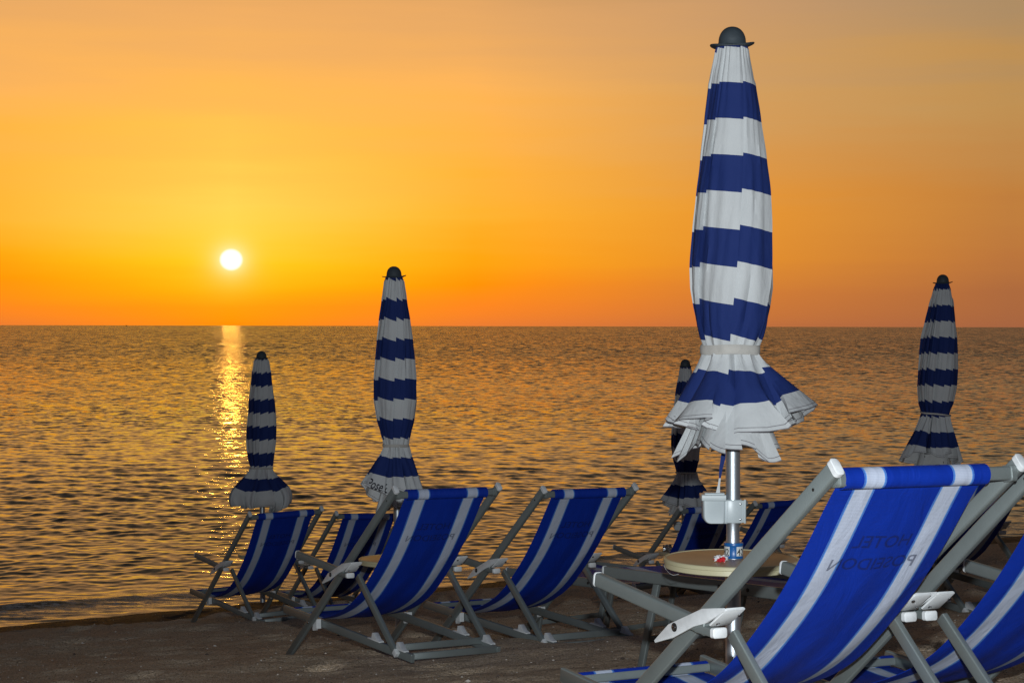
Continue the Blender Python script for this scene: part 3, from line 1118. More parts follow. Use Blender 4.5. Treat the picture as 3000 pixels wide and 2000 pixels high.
def canopy(name, parent, prof, skirt, seed, twist=0.9, npl=9, lean=(0, 0), first_band=0.0, band=0.130, curl=0.0, flip=0, period=None):
    """prof: (distance below the tip, half width) down to the tie; skirt: dict for the hanging part"""
    r = random.Random(seed)
    # irregular pleats: start angles
    cuts = [0.0]
    for i in range(npl):
        cuts.append(cuts[-1] + r.uniform(0.6, 1.4))
    tot = cuts[-1]
    cuts = [c / tot * 2 * math.pi for c in cuts]
    th, fr, pid = [], [], []
    NS = 16
    for i in range(npl):
        for j in range(NS):
            t = j / (NS - 1)
            th.append(cuts[i] + (cuts[i + 1] - cuts[i]) * (t * 0.985))
            fr.append(t)
            pid.append(i)
    amp_i = [r.uniform(0.7, 1.3) for _ in range(npl)]
    ph_i = [r.uniform(0, 6.28) for _ in range(npl)]
    wsum = cuts
    bm = B()
    uvl = bm.loops.layers.uv.new('UVMap')
    rings = []
    # --- body
    def interp(d):
        for (a, ra), (b, rb) in zip(prof, prof[1:]):
            if a <= d <= b:
                t = (d - a) / (b - a)
                t2 = t * t * (3 - 2 * t) * .35 + t * .65
                return ra + (rb - ra) * t2
        return prof[-1][1]
    tie = prof[-1][0]
    rt_in = interp
    s = 0.0
    last = None
    nrow = 64
    s_list = []
    for k in range(nrow + 1):
        d = prof[0][0] + (tie - prof[0][0]) * k / nrow
        R0 = interp(d)
        if last:
            s += math.hypot(d - last[0], R0 - last[1])
        last = (d, R0)
        ring = []
        tn = (d - prof[0][0]) / (tie - prof[0][0])
        for a, f, i in zip(th, fr, pid):
            tw = twist * tn * 0.9
            am = (0.17 + 0.06 * math.sin(5 * tn + ph_i[i])) * amp_i[i]
            if tn < 0.12:
                am = 0.10
            shape = (f ** 1.3 - 0.45) * am
            wr = 0.026 * math.sin(3.1 * a + 9 * tn + seed) * tn + 0.018 * math.sin(19 * a + 2.5 * tn + 2 * math.sin(3 * a + 5 * tn)) + 0.010 * math.sin(37 * a - 4 * tn + seed) + 0.05 * math.exp(-((f - .25 - .2 * math.sin(ph_i[i] + 3 * tn)) / .07) ** 2) * amp_i[i] * math.sin(6 * tn + ph_i[i]) * (0.3 + tn)
            if tn < 0.2:
                wr += 0.05 * math.sin(a * 23 + seed) * (1 - tn / .2)
            near_tie = max(0.0, (tn - 0.90) / 0.10)
            wr += near_tie * 0.07 * math.sin(a * 17 + 2 * seed + tn * 3)
            rr = R0 * (1 + shape + wr)
            aa = a + tw + 0.12 * (f - .5) * tn
            lx, lz = lean
            ring.append((rr * math.cos(aa) + lx * d, rr * math.sin(aa), -d, s - (f - 0.5) * (0.020 + 0.013 * math.sin(ph_i[i] + 2.5 * tn)) * (1 if not flip else -1), 9.0))
        rings.append(ring)
    # --- skirt
    L_ = skirt['len']
    ns = 30
    wav = []
    for a, f, i in zip(th, fr, pid):
        wav.append(a + twist * 0.9 + 0.12 * (f - .5))
    crest = skirt['crest']        # list of (angle deg, width deg, flare deg)
    base = D2R(skirt['valley'])
    rad = [interp(tie)] * len(th)
    zz = [tie] * len(th)
    ph = []
    for q, a in enumerate(wav):
        v = base
        for ca, cw, cf in crest:
            dlt = (math.degrees(a) - ca + 180) % 360 - 180
            e = abs(dlt) / cw
            if e < 1:
                v = max(v, base + (D2R(cf) - base) * (1 - e ** 2.6))
        rip = math.sin(a * 15 + 1.7 * math.sin(a * 4 + seed)) 
        v += D2R(skirt.get('ripple', 6)) * rip * (1 if v < base + .12 else .25)
        ph.append(v)
    r0 = [q[0] for q in rings[-1]]
    base_r = [math.hypot(q[0] - lean[0] * tie, q[1]) for q in rings[-1]]
    rad = list(base_r)
    s_last = [q[3] for q in rings[-1]]
    lenv = []
    for q, a in enumerate(wav):
        lenv.append(L_ * (1 + skirt.get('dlen', 0.05) * (math.sin(a * 2 + seed) + 0.8 * math.sin(a * 5 + 2 * seed))))
    for k in range(1, ns + 1):
        t = k / ns
        ring = []
        for q, a in enumerate(wav):
            step = lenv[q] / ns
            ease = min(1.0, 0.45 + t * 2.4)
            ang = ph[q] * ease - D2R(curl) * max(0.0, t - 0.55) / 0.45 * (1.0 if ph[q] > base + .1 else 0.35)
            rad[q] += math.sin(ang) * step
            zz[q] += math.cos(ang) * step
            fold = D2R(skirt.get('swing', 14)) * math.sin(5.3 * ph[q] * 3 + a * 2) * t * t
            aa = a + fold
            puck = 1 + 0.085 * math.sin(13 * a + 2 * math.sin(3 * a + seed)) * (1 - t) ** 2 + 0.035 * math.sin(21 * a + seed) * (1 - t)
            x = rad[q] * puck * math.cos(aa) + lean[0] * zz[q]
            y = rad[q] * puck * math.sin(aa)
            ring.append((x, y, -zz[q], s_last[q] * (1 - t) + t * s + step * k, L_ * (1 - t)))
        rings.append(ring)
    V = [[bm.verts.new(q[:3]) for q in ring] for ring in rings]
    inner = skirt.get('inner')
    if inner:
        NI, RI = 240, 16
        ir = []
        npleat = inner.get('n', 19)
        for k in range(RI + 1):
            t = k / RI
            ring = []
            for j in range(NI):
                a = 2 * math.pi * j / NI
                li = inner['len'] * (1 + 0.07 * math.sin(3 * a + seed) + 0.05 * math.sin(7 * a + 2 * seed))
                fr_ = (a / 2 / math.pi * npleat + 0.6 * math.sin(2 * a + seed) + 0.25 * t) % 1.0
                saw = abs(2 * fr_ - 1) if not inner.get('saw') else fr_
                rr = rt_in(tie) * 0.66 + li * t ** 1.35 * math.sin(D2R(inner['ang'])) * (1 + 0.38 * math.sin(2 * a + 1.3 * seed) + 0.15 * math.sin(5 * a + seed)) + (saw - .5) * inner['amp'] * t
                aa = a + 0.10 * (saw - .5) * t
                zq = tie + li * t * (math.cos(D2R(inner['ang'])) + 0.05 * saw)
                ring.append((rr * math.cos(aa) + lean[0] * zq, rr * math.sin(aa), -zq, s + 9.0, li * (1 - t)))
            ir.append(ring)
        IV = [[bm.verts.new(q[:3]) for q in ring] for ring in ir]
        for i in range(RI):
            for j in range(NI):
                k = (j + 1) % NI
                f_ = bm.faces.new((IV[i][j], IV[i][k], IV[i + 1][k], IV[i + 1][j]))
                for l, q in zip(f_.loops, (ir[i][j], ir[i][k], ir[i + 1][k], ir[i + 1][j])):
                    l[uvl].uv = (101.5, q[4])
    n = len(th)
    b0 = skirt.get('band0', 0)
    kt = int(math.floor((s - first_band) / band))
    lastk = kt + (2 if kt % 2 else 3)
    def uv(q):
        return (min((q[3] - first_band) / band, lastk + 0.99), q[4])
    for i in range(len(rings) - 1):
        for j in range(n):
            k = (j + 1) % n
            f_ = bm.faces.new((V[i][j], V[i][k], V[i + 1][k], V[i + 1][j]))
            u4 = [uv(rings[i][j]), uv(rings[i][k]), uv(rings[i + 1][k]), uv(rings[i + 1][j])]
            if fr[j] == 1.0:      # the little step between pleats takes the colour of its own side
                u4[1] = (u4[0][0], u4[1][1])
                u4[2] = (u4[3][0], u4[2][1])
            for l, c in zip(f_.loops, u4):
                l[uvl].uv = c
    me = bpy.data.meshes.new(name)
    bmesh.ops.recalc_face_normals(bm, faces=bm.faces)
    bm.to_mesh(me)
    bm.free()
    me.materials.append(MATS['canopy_fabric'])
    me.polygons.foreach_set('use_smooth', [True] * len(me.polygons))
    me.set_sharp_from_angle(angle=D2R(50))
    o = bpy.data.objects.new(name, me)
    C.objects.link(o)
    o.parent = parent
    return o, tie, interp(tie)


def make_parasol(label, tip, ground_z, prof, skirt, seed, pole_lean=(0, 0), pole_r=0.0262, cap_warp=1.0, brim=0.079, **kw):
    """tip: world position of the top of the cap"""
    root = empty('closed_parasol', label, 'parasol', group='closed blue and white striped parasols')
    root.location = (tip[0] - pole_lean[0] * (tip[2] - ground_z), tip[1], ground_z)
    H = tip[2] - ground_z
    piv = bpy.data.objects.new('pole', None)
    # pole
    bm = B()
    lx = pole_lean[0]
    def wl(x, y, z, r, a):
        return (x + lx * z, y, z)
    j = skirt.get('joint')
    if j:
        prof_p = [(pole_r * 1.05, -0.4), (pole_r * 1.05, j - 0.005), (pole_r * .93, j), (pole_r * .90, j + 0.06), (pole_r * .93, j + .095), (pole_r * 1.04, j + .105), (pole_r * 1.04, j + .108), (pole_r, j + .112), (pole_r, H - 0.05)]
    else:
        prof_p = [(pole_r, -0.4), (pole_r, H - 0.05)]
    lathe(bm, prof_p, 40, warp=wl)
    pole = mesh_obj('pole', bm, 'pole_metal', root)
    # cap: dome with a thin warped brim
    bm = B()
    pr = [(0.0005, 0.0)]
    for i in range(1, 13):
        a = D2R(90 * i / 12)
        pr.append((0.049 * math.sin(a) ** .9, -0.055 + 0.055 * math.cos(a)))
    pr += [(0.052, -0.066), (0.066, -0.069), (brim, -0.066), (brim + .001, -0.068), (brim, -0.0705), (0.060, -0.074), (0.048, -0.074)]
    def wc(x, y, z, r, a):
        k = max(0.0, (r - 0.05) / 0.03) * cap_warp
        return (x + lx * (H + z), y, z + k * (0.006 * math.cos(2 * a) + 0.004 * math.cos(a)) + H)
    lathe(bm, pr, 56, warp=wc)
    mesh_obj('cap', bm, 'cap_rubber', root)
    cn, tie, rt = canopy('canopy', root, prof, skirt, seed, **kw)
    cn.location = (lx * H, 0, H)
    # tie strap round the waist
    bm = B()
    lean = kw.get('lean', (0, 0))
    cx = lx * H + lean[0] * tie
    rr = rt * 1.17
    r = random.Random(seed + 5)
    slope = skirt.get('tie_slope', 0.0)
    rings = []
    w = skirt.get('tie_w', 0.014)
    for i in range(72):
        a = 2 * math.pi * i / 72
        k = 1 + 0.025 * math.sin(5 * a + seed)
        zc = H - tie + slope * math.cos(a) + 0.002 * math.sin(3 * a)
        c_, s_ = math.cos(a), math.sin(a)
        rings.append([bm.verts.new((cx + rr * k * c_ * q, rr * k * s_ * q, zc + z)) for q, z in ((1.0, w), (1.03, w * .6), (1.03, -w * .6), (1.0, -w), (.97, 0))])
    for i in range(72):
        a, b = rings[i], rings[(i + 1) % 72]
        for k in range(5):
            bm.faces.new((a[k], a[(k + 1) % 5], b[(k + 1) % 5], b[k]))
    mesh_obj('tie_strap', bm, 'tie_cloth', root)
    return root, H


def gz(p):
    return ground(p[0], p[1])


GR = {}
# near parasol -------------------------------------------------------------
D1 = 6.9
s1 = D1 / F
t1 = at(2145, 79, D1)
pr1 = [(0.069, 0.051), (150, 97), (244, 131), (353, 157), (462, 184), (565, 208), (674, 223), (777, 237), (840, 236), (886, 224), (940, 206), (983, 182), (1008, 160), (1022, 152)]
pr1 = [pr1[0]] + [((y - 79) * s1, w * s1 / 2 / 1.05) for y, w in pr1[1:]]
sk1 = dict(inner=dict(len=0.375, ang=23, amp=0.050, n=23, saw=1), len=0.305, valley=14, ripple=9, swing=20, dlen=0.05, tie_w=0.017, joint=None,
           crest=[(-118, 32, 37), (-66, 24, 36), (-24, 22, 50), (-165, 24, 32), (150, 30, 28), (70, 30, 30), (20, 22, 34)])
g1 = ground(t1.x + .02, D1)
jz = (953 - 1548) * s1 - g1      # joint height above the sand
sk1['joint'] = jz - 0.062
par1, H1 = make_parasol('large near parasol tied shut, above the round table with the blue number band', t1, g1, pr1, sk1, 4, pole_lean=(-0.0045, 0), twist=-.75, npl=8, lean=(-0.003, 0), first_band=-0.12, band=0.1305)
# middle parasol with lettering -----------------------------------------------
D2 = 12.5
s2 = D2 / F
t2 = at(1154, 780, D2)
def zp(v):
    return 750 + v / 1.96
pr2 = [(0.069, 0.050)] + [((zp(y) - 780) * s2, w / 1.96 * s2 / 2 / 1.04) for y, w in ((150, 115), (250, 142), (370, 180), (480, 207), (600, 227), (712, 242), (825, 242), (940, 210), (1020, 165), (1060, 142), (1085, 132))]
sk2 = dict(inner=dict(len=0.40, ang=11, amp=0.035, n=17, saw=1), len=0.33, valley=8, ripple=7, swing=10, dlen=0.10, tie_w=0.010, joint=None,
           crest=[(-148, 38, 33), (-88, 36, 20), (-35, 26, 24), (20, 34, 18), (120, 40, 26)])
g2 = ground(at(1170, 1850, D2).x, D2)
par2, H2 = make_parasol('mid-distance parasol with black script lettering on its white hem', t2, g2, pr2, sk2, 9, pole_lean=(-0.016, 0), twist=-.55, npl=9, first_band=-0.110, band=0.1295, lean=(0.012, 0))
# far left small parasol ---------------------------------------------------------
D3 = 18.5
s3 = D3 / F
t3 = at(766, 1028, D3)
pr3 = [(0.069, 0.050)] + [((zp(y) - 1028) * s3, w / 1.96 * s3 / 2 / 1.04) for y, w in ((600, 84), (680, 108), (760, 126), (850, 148), (930, 160), (1000, 166), (1070, 164), (1143, 148), (1195, 132), (1215, 118))]
sk3 = dict(len=0.42, valley=20, ripple=7, swing=14, dlen=0.05, tie_w=0.006, joint=None,
           crest=[(-176, 30, 46), (-112, 20, 30), (-72, 26, 36), (-4, 30, 46), (60, 40, 36), (130, 30, 34)])
g3 = ground(t3.x, D3)
par3, H3 = make_parasol('smallest parasol, standing at the waterline behind the leftmost deck chair', t3, g3, pr3, sk3, 21, pole_lean=(-0.006, 0), twist=-.3, npl=11, first_band=-0.110, band=0.1290, curl=66, flip=1)
# right parasol ----------------------------------------------------------------------
D4 = 15.6
s4 = D4 / F
t4 = at(2762, 804, D4)
def z8(v):
    return 780 + v / 2.178
pr4 = [(0.069, 0.048)] + [((z8(y) - 804) * s4, w / 2.178 * s4 / 2 / 1.04) for y, w in ((150, 107), (250, 148), (350, 178), (460, 216), (555, 231), (660, 241), (770, 240), (870, 213), (915, 182), (940, 168))]
sk4 = dict(inner=dict(len=0.44, ang=13, amp=0.035, n=17, saw=1), len=0.37, valley=10, ripple=8, swing=10, dlen=0.10, tie_w=0.007, tie_slope=-0.012, joint=None,
           crest=[(-150, 32, 32), (-85, 36, 22), (-20, 24, 17), (60, 40, 22), (130, 30, 24)])
g4 = ground(t4.x, D4)
par4, H4 = make_parasol('shaded dark parasol rising behind the top bar of the large foreground chair', t4, g4, pr4, sk4, 33, pole_lean=(0.0, 0), twist=-.5, npl=12, first_band=-0.075, band=0.1300, lean=(-0.05, 0))
# parasol behind the near one ----------------------------------------------------
D5 = 19.0
s5 = D5 / F
t5 = at(2008, 1052, D5)
pr5 = [(0.069, 0.049)] + [(d, w) for d, w in ((0.12, .060), (0.35, .095), (0.6, .125), (0.85, .135), (1.0, .122), (1.05, .105), (1.12, .088))]
sk5 = dict(inner=dict(len=0.42, ang=14, amp=0.04, n=17, saw=1), len=0.34, valley=12, ripple=8, swing=10, dlen=0.06, tie_w=0.008, joint=None,
           crest=[(-160, 36, 34), (-85, 40, 26), (-25, 26, 36), (60, 40, 26), (130, 30, 30)])
g5 = ground(t5.x, D5)
par5, H5 = make_parasol('dark shaded parasol peeking out behind the skirt of the near parasol', t5, g5, pr5, sk5, 41, pole_lean=(0.006, 0), twist=-.5, npl=9, first_band=-0.110, band=0.130, lean=(0.008, 0))


def hem_lettering():
    """script letters on the left front of the middle parasol's hem, built just proud of the cloth"""
    me = [c for c in par2.children if c.name.startswith('canopy')][0]
    from mathutils.bvhtree import BVHTree
    bm = bmesh.new()
    bm.from_mesh(me.data)
    tree = BVHTree.FromBMesh(bm)
    org = Vector((0, -3.0, 0))
    base = Vector(par2.location) + Vector(me.location)
    vs, fs = text_polys('el Poseidon', 0.105, 0.45)
    mn = min(v[0] for v in vs)
    out = B()
    nv = {}
    # a slanted line of script round the left front of the hem
    keep = []
    for i, (x, y, z) in enumerate(vs):
        X = -0.222 + (x - mn) * 0.52 + y * 0.18
        Z = -(1412 - 780) * s2 - (x - mn) * 0.16 + y * 0.80
        hit = tree.ray_cast(Vector((X, -2, Z)), Vector((0, 1, 0)))
        if hit[0] is None or X > -0.028:
            nv[i] = None
            continue
        nv[i] = out.verts.new(hit[0] + Vector((0, -0.0025, 0)))
    for f_ in fs:
        if all(nv[a] is not None for a in f_):
            p = [nv[a].co for a in f_]
            if max((a - b).length for a in p for b in p) < 0.06:
                try:
                    out.faces.new([nv[a] for a in f_])
                except ValueError:
                    pass
    bm.free()
    o = mesh_obj('lettering', out, 'lettering_script', me, smooth=0)


hem_lettering()

# ------------------------------------------------------------------ round tables on the poles


def round_table(loc, rad, label, tilt=0.0):
    root = empty('round_table', label, 'table', loc, group='round tables clamped to the parasol poles')
    root.rotation_euler = (tilt, 0, 0)
    bm = B()
    lathe(bm, [(0.03, 0.0), (rad - 0.016, 0.0), (rad - 0.012, -0.0006), (rad - 0.011, -0.004), (0.03, -0.004)], 96)
    mesh_obj('table_top', bm, 'table_top', root)
    bm = B()
    lathe(bm, [(rad - 0.0115, -0.001), (rad - 0.010, 0.0015), (rad - 0.003, 0.001), (rad, -0.002), (rad, -0.012), (rad - 0.003, -0.014), (rad - 0.002, -0.030), (rad - 0.006, -0.033), (rad - 0.02, -0.033), (rad - 0.02, -0.0045)], 96)
    mesh_obj('table_edge', bm, 'table_edge', root)
    bm = B()
    lathe(bm, [(0.031, -0.05), (0.05, -0.046), (0.05, -0.006), (0.031, -0.0045)], 40)
    for k in range(6):
        a = math.pi / 3 * k
        bar(bm, (0.045 * math.cos(a), 0.045 * math.sin(a), -0.016), ((rad - .025) * math.cos(a), (rad - .025) * math.sin(a), -0.014), 0.008, 0.020, 0.002, side=(-math.sin(a), math.cos(a), 0))
    mesh_obj('clamp', bm, 'table_edge', root)
    return root


def pole_x(par, z):
    return par.location.x


c1 = at(2131, 1634, D1)
px1 = t1.x + 0.0045 * 2.0
c1 = Vector((px1 - 0.004, D1, c1.z))
tb1 = round_table(c1, 0.246, 'near round beige table at the pole with the blue band numbered 42', tilt=D2R(1.0))
c2 = at(1163, 1635, D2)
tb2 = round_table(Vector((c2.x, D2, c2.z)), 0.25, 'round table glimpsed between the middle chair sling and its left rail')
c3 = at(773, 1621, D3)
tb3 = round_table(Vector((c3.x, D3, c3.z)), 0.25, 'round table whose edge peeks out left of the leftmost chair sling')
c5 = at(1998, 1612, D5)
tb5 = round_table(Vector((c5.x, D5, c5.z)), 0.24, 'far round table at the waterline behind the dark chair left of the near pole')

# ------------------------------------------------------------------ number band on the near pole


def number_band():
    cx = px1 + 0.002
    zt = at(2150, 1588, D1).z
    zb = at(2150, 1633, D1).z
    root = empty('number_band', 'blue plastic band round the near pole with the number 42 on white labels', 'number band', (cx, D1, zb))
    h = zt - zb
    R = 0.0335
    bm = B()
    lathe(bm, [(0.028, 0), (R + .001, 0), (R + .0015, 0.004), (R, 0.006), (R, h - 0.010), (R + .0015, h - 0.008), (R + .001, h), (0.028, h)], 64)
    mesh_obj('band', bm, 'band_blue', root)
    # four white labels; the photo shows the right half of one and the left part of the next
    for ca in (-148, -52, 44, 128):
        bm = B()
        hw = 27
        rr = R + 0.0008
        prev = None
        for i in range(13):
            a = D2R(ca - hw + 2 * hw * i / 12)
            cur = [bm.verts.new((rr * math.cos(a), rr * math.sin(a), z)) for z in (0.0095, h - 0.0125)]
            if prev:
                bm.faces.new((prev[0], cur[0], cur[1], prev[1]))
            prev = cur
        lb = mesh_obj('number_label', bm, 'number_white', root)
        vs, fs = text_polys('42', 0.034)
        out = B()
        nv = []
        for x, y, z in vs:
            a = D2R(ca) + x * 0.85 / rr
            nv.append(out.verts.new(((rr + .0006) * math.cos(a), (rr + .0006) * math.sin(a), 0.0115 + y)))
        for f_ in fs:
            out.faces.new([nv[q] for q in f_])
        mesh_obj('numeral', out, 'number_black', lb, smooth=0)
    # silver sleeve below it
    bm = B()
    lathe(bm, [(0.0275, -0.030), (0.0325, -0.030), (0.0325, -0.0005), (0.0275, -0.0005)], 48)
    mesh_obj('sleeve', bm, 'pole_metal', root)


number_band()

# ------------------------------------------------------------------ ashtray box


def ash_box(D, poles_x, px_l, px_r, py_t, py_b, label, scale=1.0):
    s = D / F
    w = (px_r - px_l) * s
    zb = at(px_l, py_b, D).z
    h = (py_b - py_t) * s
    root = empty('pole_box', label, 'ashtray box', (poles_x, D, zb))
    x1 = -0.030
    x0 = x1 - w
    # body: rounded at the bottom
    bm = B()
    pts = []
    for i in range(9):
        a = D2R(180 + 90 * i / 8)
        pts.append((x0 + 0.030 + 0.026 * math.cos(a), 0.028 + 0.028 * math.sin(a)))
    for i in range(5):
        a = D2R(270 + 90 * i / 4)
        pts.append((x1 - 0.010 + 0.008 * math.cos(a), 0.008 + 0.008 * math.sin(a)))
    pts += [(x1 - .002, h - 0.012), (x0 + 0.002, h - 0.012)]
    n = len(pts)
    rings = []
    cxm = sum(p[0] for p in pts) / n
    czm = sum(p[1] for p in pts) / n
    for y, k in ((-0.040, .86), (-0.037, .95), (-0.030, 1), (0.030, 1), (0.037, .95), (0.040, .86)):
        rings.append([bm.verts.new((cxm + (a - cxm) * k, y, czm + (b - czm) * k + (0 if b < h * .5 else (1 - k) * (b - czm)))) for a, b in pts])
    for a, b in zip(rings, rings[1:]):
        for i in range(n):
            j = (i + 1) % n
            bm.faces.new((a[i], a[j], b[j], b[i]))
    bm.faces.new(rings[0][::-1])
    bm.faces.new(rings[-1])
    mesh_obj('box_body', bm, 'box_plastic', root)
    bm = B()
    bar(bm, (x0 - .004, 0, h - 0.013), (x1 + .001, 0, h - 0.013), 0.092, 0.022, 0.004, side=(0, 1, 0))
    bar(bm, (x0 + .008, 0, h - 0.001), (x1 - .004, 0, h - 0.001), 0.074, 0.010, 0.004, side=(0, 1, 0))
    mesh_obj('lid', bm, 'box_plastic', root)
    # collar clamped round the pole
    bm = B()
    hh = (h * 0.02, h * 0.80)
    rr = 0.0305
    prof = []
    for i in range(40):
        a = D2R(200 + 0 + (340 - 0) * i / 39 - 0)
        prof.append(a)
    rings = []
    for z in (hh[0], hh[0] + .002, hh[1] - .002, hh[1]):
        k = 1.0 if hh[0] < z < hh[1] else .97
        rings.append([bm.verts.new((rr * k * math.cos(2 * math.pi * i / 40), rr * k * math.sin(2 * math.pi * i / 40), z)) for i in range(40)])
    for a, b in zip(rings, rings[1:]):
        for i in range(40):
            j = (i + 1) % 40
            bm.faces.new((a[i], a[j], b[j], b[i]))
    # front plates joining collar to box and the clamp flange on the right
    bar(bm, (-0.038, -0.0285, (hh[0] + hh[1]) / 2), (0.029, -0.0285, (hh[0] + hh[1]) / 2), hh[1] - hh[0] - .001, 0.008, 0.003, side=(0, 0, 1))
    bar(bm, (-0.040, -0.020, (hh[0] + hh[1]) / 2), (-0.024, -0.031, (hh[0] + hh[1]) / 2), hh[1] - hh[0] + .004, 0.012, 0.004, side=(0, 0, 1))
    bar(bm, (0.027, -0.0265, (hh[0] + hh[1]) / 2), (0.041, -0.020, (hh[0] + hh[1]) / 2), hh[1] - hh[0] - .003, 0.006, 0.002, side=(0, 0, 1))
    bar(bm, (0.038, -0.026, (hh[0] + hh[1]) / 2), (0.043, -0.016, (hh[0] + hh[1]) / 2), hh[1] - hh[0] + .002, 0.006, 0.002, side=(0, 0, 1))
    col = mesh_obj('collar', bm, 'box_plastic', root)
    for z in (hh[0] + .014, hh[1] - .014):
        bm = B()
        bar(bm, (0.022, -0.0325, z), (0.022, -0.0345, z), 0.007, 0.007, 0.003, side=(1, 0, 0))
        mesh_obj('screw', bm, 'bolt_metal', col)
    return root


ash_box(D1, px1, 2043, 2112, 1444, 1531, 'white plastic box with lid clamped to the near parasol pole')
ash_box(D5, t5.x - 0.012, 1968, 1990, 1527, 1552, 'small white box on the far pole, glimpsed left of a dark chair sling')

# ------------------------------------------------------------------ strap end hanging under the near canopy


def strap():
    a = at(2118, 1340, D1 - 0.02)
    bm = B()
    uvl = bm.loops.layers.uv.new('UVMap')
    pts = [(2120, 1325, .008), (2118, 1345, .0085), (2112, 1375, .006), (2109, 1400, .0035), (2106, 1420, .004), (2103, 1443, .0075)]
    f0 = bm
    prev = None
    for i, (px, py, w) in enumerate(pts):
        p = at(px, py, D1 - 0.02)
        cur = [bm.verts.new(p + Vector((w * sx, 0.0015 * sy + .004 * math.sin(i), 0))) for sx, sy in ((-1, 0), (0, -1), (1, 0), (0, 1))]
        if prev:
            for k in range(4):
                f = bm.faces.new((prev[k], prev[(k + 1) % 4], cur[(k + 1) % 4], cur[k]))
                v = 0.5 if i < 4 else 1.5
                for l in f.loops:
                    l[uvl].uv = (v, 9.0)
        prev = cur
    bm.faces.new(prev)
    me = bpy.data.meshes.new('hanging_strap')
    bm.to_mesh(me)
    bm.free()
    me.materials.append(MATS['canopy_fabric'])
    o = bpy.data.objects.new('hanging_strap', me)
    C.objects.link(o)
    mw = o.matrix_world.copy()
    o.parent = par1
    o.matrix_parent_inverse = Matrix.Translation(-Vector(par1.location))


strap()

# ------------------------------------------------------------------ small litter


def crumple(name, center, size, material, label, cat, seed, squash=.6):
    r = random.Random(seed)
    bm = B()
    bmesh.ops.create_icosphere(bm, subdivisions=3, radius=1)
    for v in bm.verts:
        n = v.co.normalized()
        k = 0.62 + 0.5 * abs(math.sin(5 * n.x + seed) * math.sin(4 * n.y + 2 * seed) + .6 * math.sin(9 * n.z + n.x * 7)) + r.uniform(-.13, .13)
        v.co = Vector((n.x * k * size[0], n.y * k * size[1], n.z * k * size[2] * squash))
    o = mesh_obj(name, bm, material, None, smooth=25)
    o.location = center
    return tag(o, label, cat)


def tissue_material():
    m = mat('tissue', (0.7, 0.7, 0.7), 0.8)
    t = m.node_tree
    tc = N(t, 'ShaderNodeTexCoord')
    v = N(t, 'ShaderNodeTexNoise')
    v.inputs['Scale'].default_value = 26
    v.inputs['Detail'].default_value = 1
    t.links.new(tc.outputs['Object'], v.inputs[0])
    t.links.new(MIX(t, M(t, 'GREATER_THAN', v.outputs[0], 0.575), (0.72, 0.72, 0.74, 1), (0.62, 0.02, 0.03, 1)), P(m).inputs['Base Color'])
    mat('foil', (0.65, 0.66, 0.68), 0.18, 1.0)
    grime(mat('towel', rough=.9), (0.34, 0.30, 0.26), amount=.5, scale=25, dark=.5)


tissue_material()
p = at(2111, 1642, D1 - 0.085)
crumple('crumpled_tissue', (p.x, D1 - 0.10, c1.z + 0.010), (0.024, 0.018, 0.026), 'tissue', 'crumpled white and red paper napkin lying on the near round table', 'napkin', 3, .5)
p = at(1955, 1596, D5 - .1)
crumple('crumpled_foil', (p.x, D5 - .1, c5.z + 0.030), (0.055, 0.05, 0.065), 'foil', 'crumpled shiny foil on the far table left of a dark chair', 'foil', 8, .7)
p = at(888, 1642, 14.93)
crumple('knotted_towel', (p.x, 14.93, p.z), (0.075, 0.05, 0.05), 'towel', 'grey twisted towel hung over the arm bracket of the half hidden far chair', 'towel', 5, .8)

# string hanging from the near table's edge
bm = B()
q = [(1952, 1618, 6.95), (1930, 1618, 7.2), (1905, 1620, 7.5), (1880, 1621, 7.8)]
tube(bm, [at(a, b, c) for a, b, c in q], 0.0012)
q = [(1944, 1655, 6.85), (1952, 1668, 6.84), (1962, 1679, 6.84), (1972, 1684, 6.85), (1988, 1681, 6.86)]
tube(bm, [at(a, b, c) for a, b, c in q], 0.0012)
o = mesh_obj('string', bm, 'string_white', None)
tag(o, 'thin pale string trailing from the left edge of the near round table', 'string')

# ------------------------------------------------------------------ low loungers between the chairs


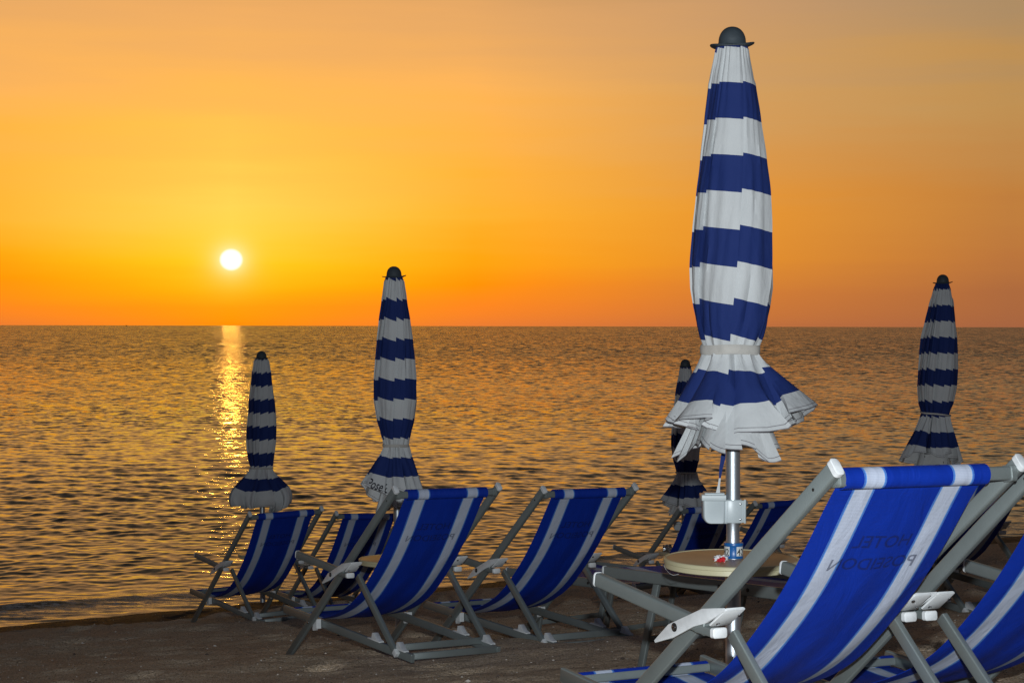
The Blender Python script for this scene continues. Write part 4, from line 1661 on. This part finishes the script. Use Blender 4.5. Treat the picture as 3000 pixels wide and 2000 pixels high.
def make_lounger(label, group):
    root = empty('sun_lounger', label, 'sun lounger', group=group)
    L_, W = 1.05, 0.60
    for x in (0.0, W):
        bm = B(); bar(bm, (x, 0, 0), (x, L_, 0), 0.024, 0.050, 0.006)
        r = mesh_obj('side_rail', bm, 'frame_metal', root)
        for y in (0, L_):
            bm = B()
            s = -1 if y == 0 else 1
            bar(bm, (x, y - s * .002, 0), (x, y + s * .010, 0), 0.027, 0.053, 0.010)
            mesh_obj('end_cap', bm, 'white_plastic', r)
        for y in (0.70, 0.86):
            bm = B()
            q = Vector((x, y, 0.0))
            for sg in (-1, 1):
                lathe_x(bm, q + Vector((0.012 * sg, 0, 0)), 0.008, 0.003 * sg)
            mesh_obj('bolt', bm, 'bolt_dark', r)
    for y in (0.03, L_ - .03):
        bm = B(); bar(bm, (0.012, y, 0.0), (W - .012, y, 0.0), 0.03, 0.03, 0.008, side=(0, 0, 1))
        mesh_obj('end_bar', bm, 'frame_metal', root)
    for y in (0.30, 0.80):
        for x in (0.028, W - 0.028):
            bm = B(); bar(bm, (x, y, -0.02), (x, y + (-.10 if y < 1 else .10), -0.46), 0.020, 0.034, 0.004)
            mesh_obj('leg', bm, 'frame_metal', root)
        bm = B(); bar(bm, (0.038, y + (-.055 if y < 1 else .055), -0.27), (W - .038, y + (-.055 if y < 1 else .055), -0.27), 0.03, 0.018, 0.004, side=(0, 0, 1))
        mesh_obj('stretcher', bm, 'frame_metal', root)
    bm = B()
    uvl = bm.loops.layers.uv.new('UVMap')
    nu, nv = 20, 40
    lay = []
    for off in (0, -.002):
        g = []
        for j in range(nv + 1):
            y = 0.03 + (L_ - .06) * j / nv
            sag = 0.022 * math.sin(math.pi * j / nv) ** .8
            g.append([bm.verts.new((0.03 + (W - .06) * i / nu, y, 0.020 - sag * (1 + .3 * math.sin(math.pi * i / nu)) + off)) for i in range(nu + 1)])
        lay.append(g)
    for k, g in enumerate(lay):
        for j in range(nv):
            for i in range(nu):
                f_ = bm.faces.new((g[j][i], g[j][i + 1], g[j + 1][i + 1], g[j + 1][i]))
                for l, uv in zip(f_.loops, ((i / nu, j * .045), ((i + 1) / nu, j * .045), ((i + 1) / nu, (j + 1) * .045), (i / nu, (j + 1) * .045))):
                    l[uvl].uv = uv
    me = mesh_obj('sling', bm, 'sling_fabric', root, smooth=60)
    return root


LG = [((-0.02, 11.20, -1.434), 'low lounger with grey rails behind the deck chair left of the near table'),
      ((0.416, 8.50, -1.087), 'low lounger with blue sling beside the near round table')]
lg0 = make_lounger(LG[0][1], 'low sun loungers between the rows of deck chairs')
for i, (loc, lab) in enumerate(LG):
    o = lg0 if i == 0 else copy_tree(lg0)
    o['label'] = lab
    fy = Vector((0.649, -0.760, 0.012)).normalized()
    side = Vector((0.760, 0.649, 0.0 if i == 0 else -0.05))
    side = (side - fy * side.dot(fy)).normalized()
    # the sling lies to the far side of the rail nearest the camera
    up = side.cross(fy)
    if up.z < 0:
        up = -up
    o.matrix_world = Matrix(((side.x, fy.x, up.x, loc[0]), (side.y, fy.y, up.y, loc[1]), (side.z, fy.z, up.z, loc[2]), (0, 0, 0, 1)))

# ------------------------------------------------------------------ boat on the horizon
DB = 9000.0
bx = at(370, 953, DB).x
root = empty('boat', 'tiny dark boat on the horizon at the far left', 'boat', (bx, DB, WATER))
bm = B()
bar(bm, (-6, 0, 0.6), (6, 0, 0.9), 3.4, 2.0, 0.5, side=(0, 1, 0))
for v in bm.verts:
    if abs(v.co.x) > 5:
        v.co.y *= 0.35
        v.co.z += 0.5
mesh_obj('hull', bm, 'boat_dark', root)
bm = B()
bar(bm, (-2.6, 0, 2.5), (1.8, 0, 2.5), 2.2, 1.5, 0.3, side=(0, 1, 0))
mesh_obj('cabin', bm, 'boat_dark', root)
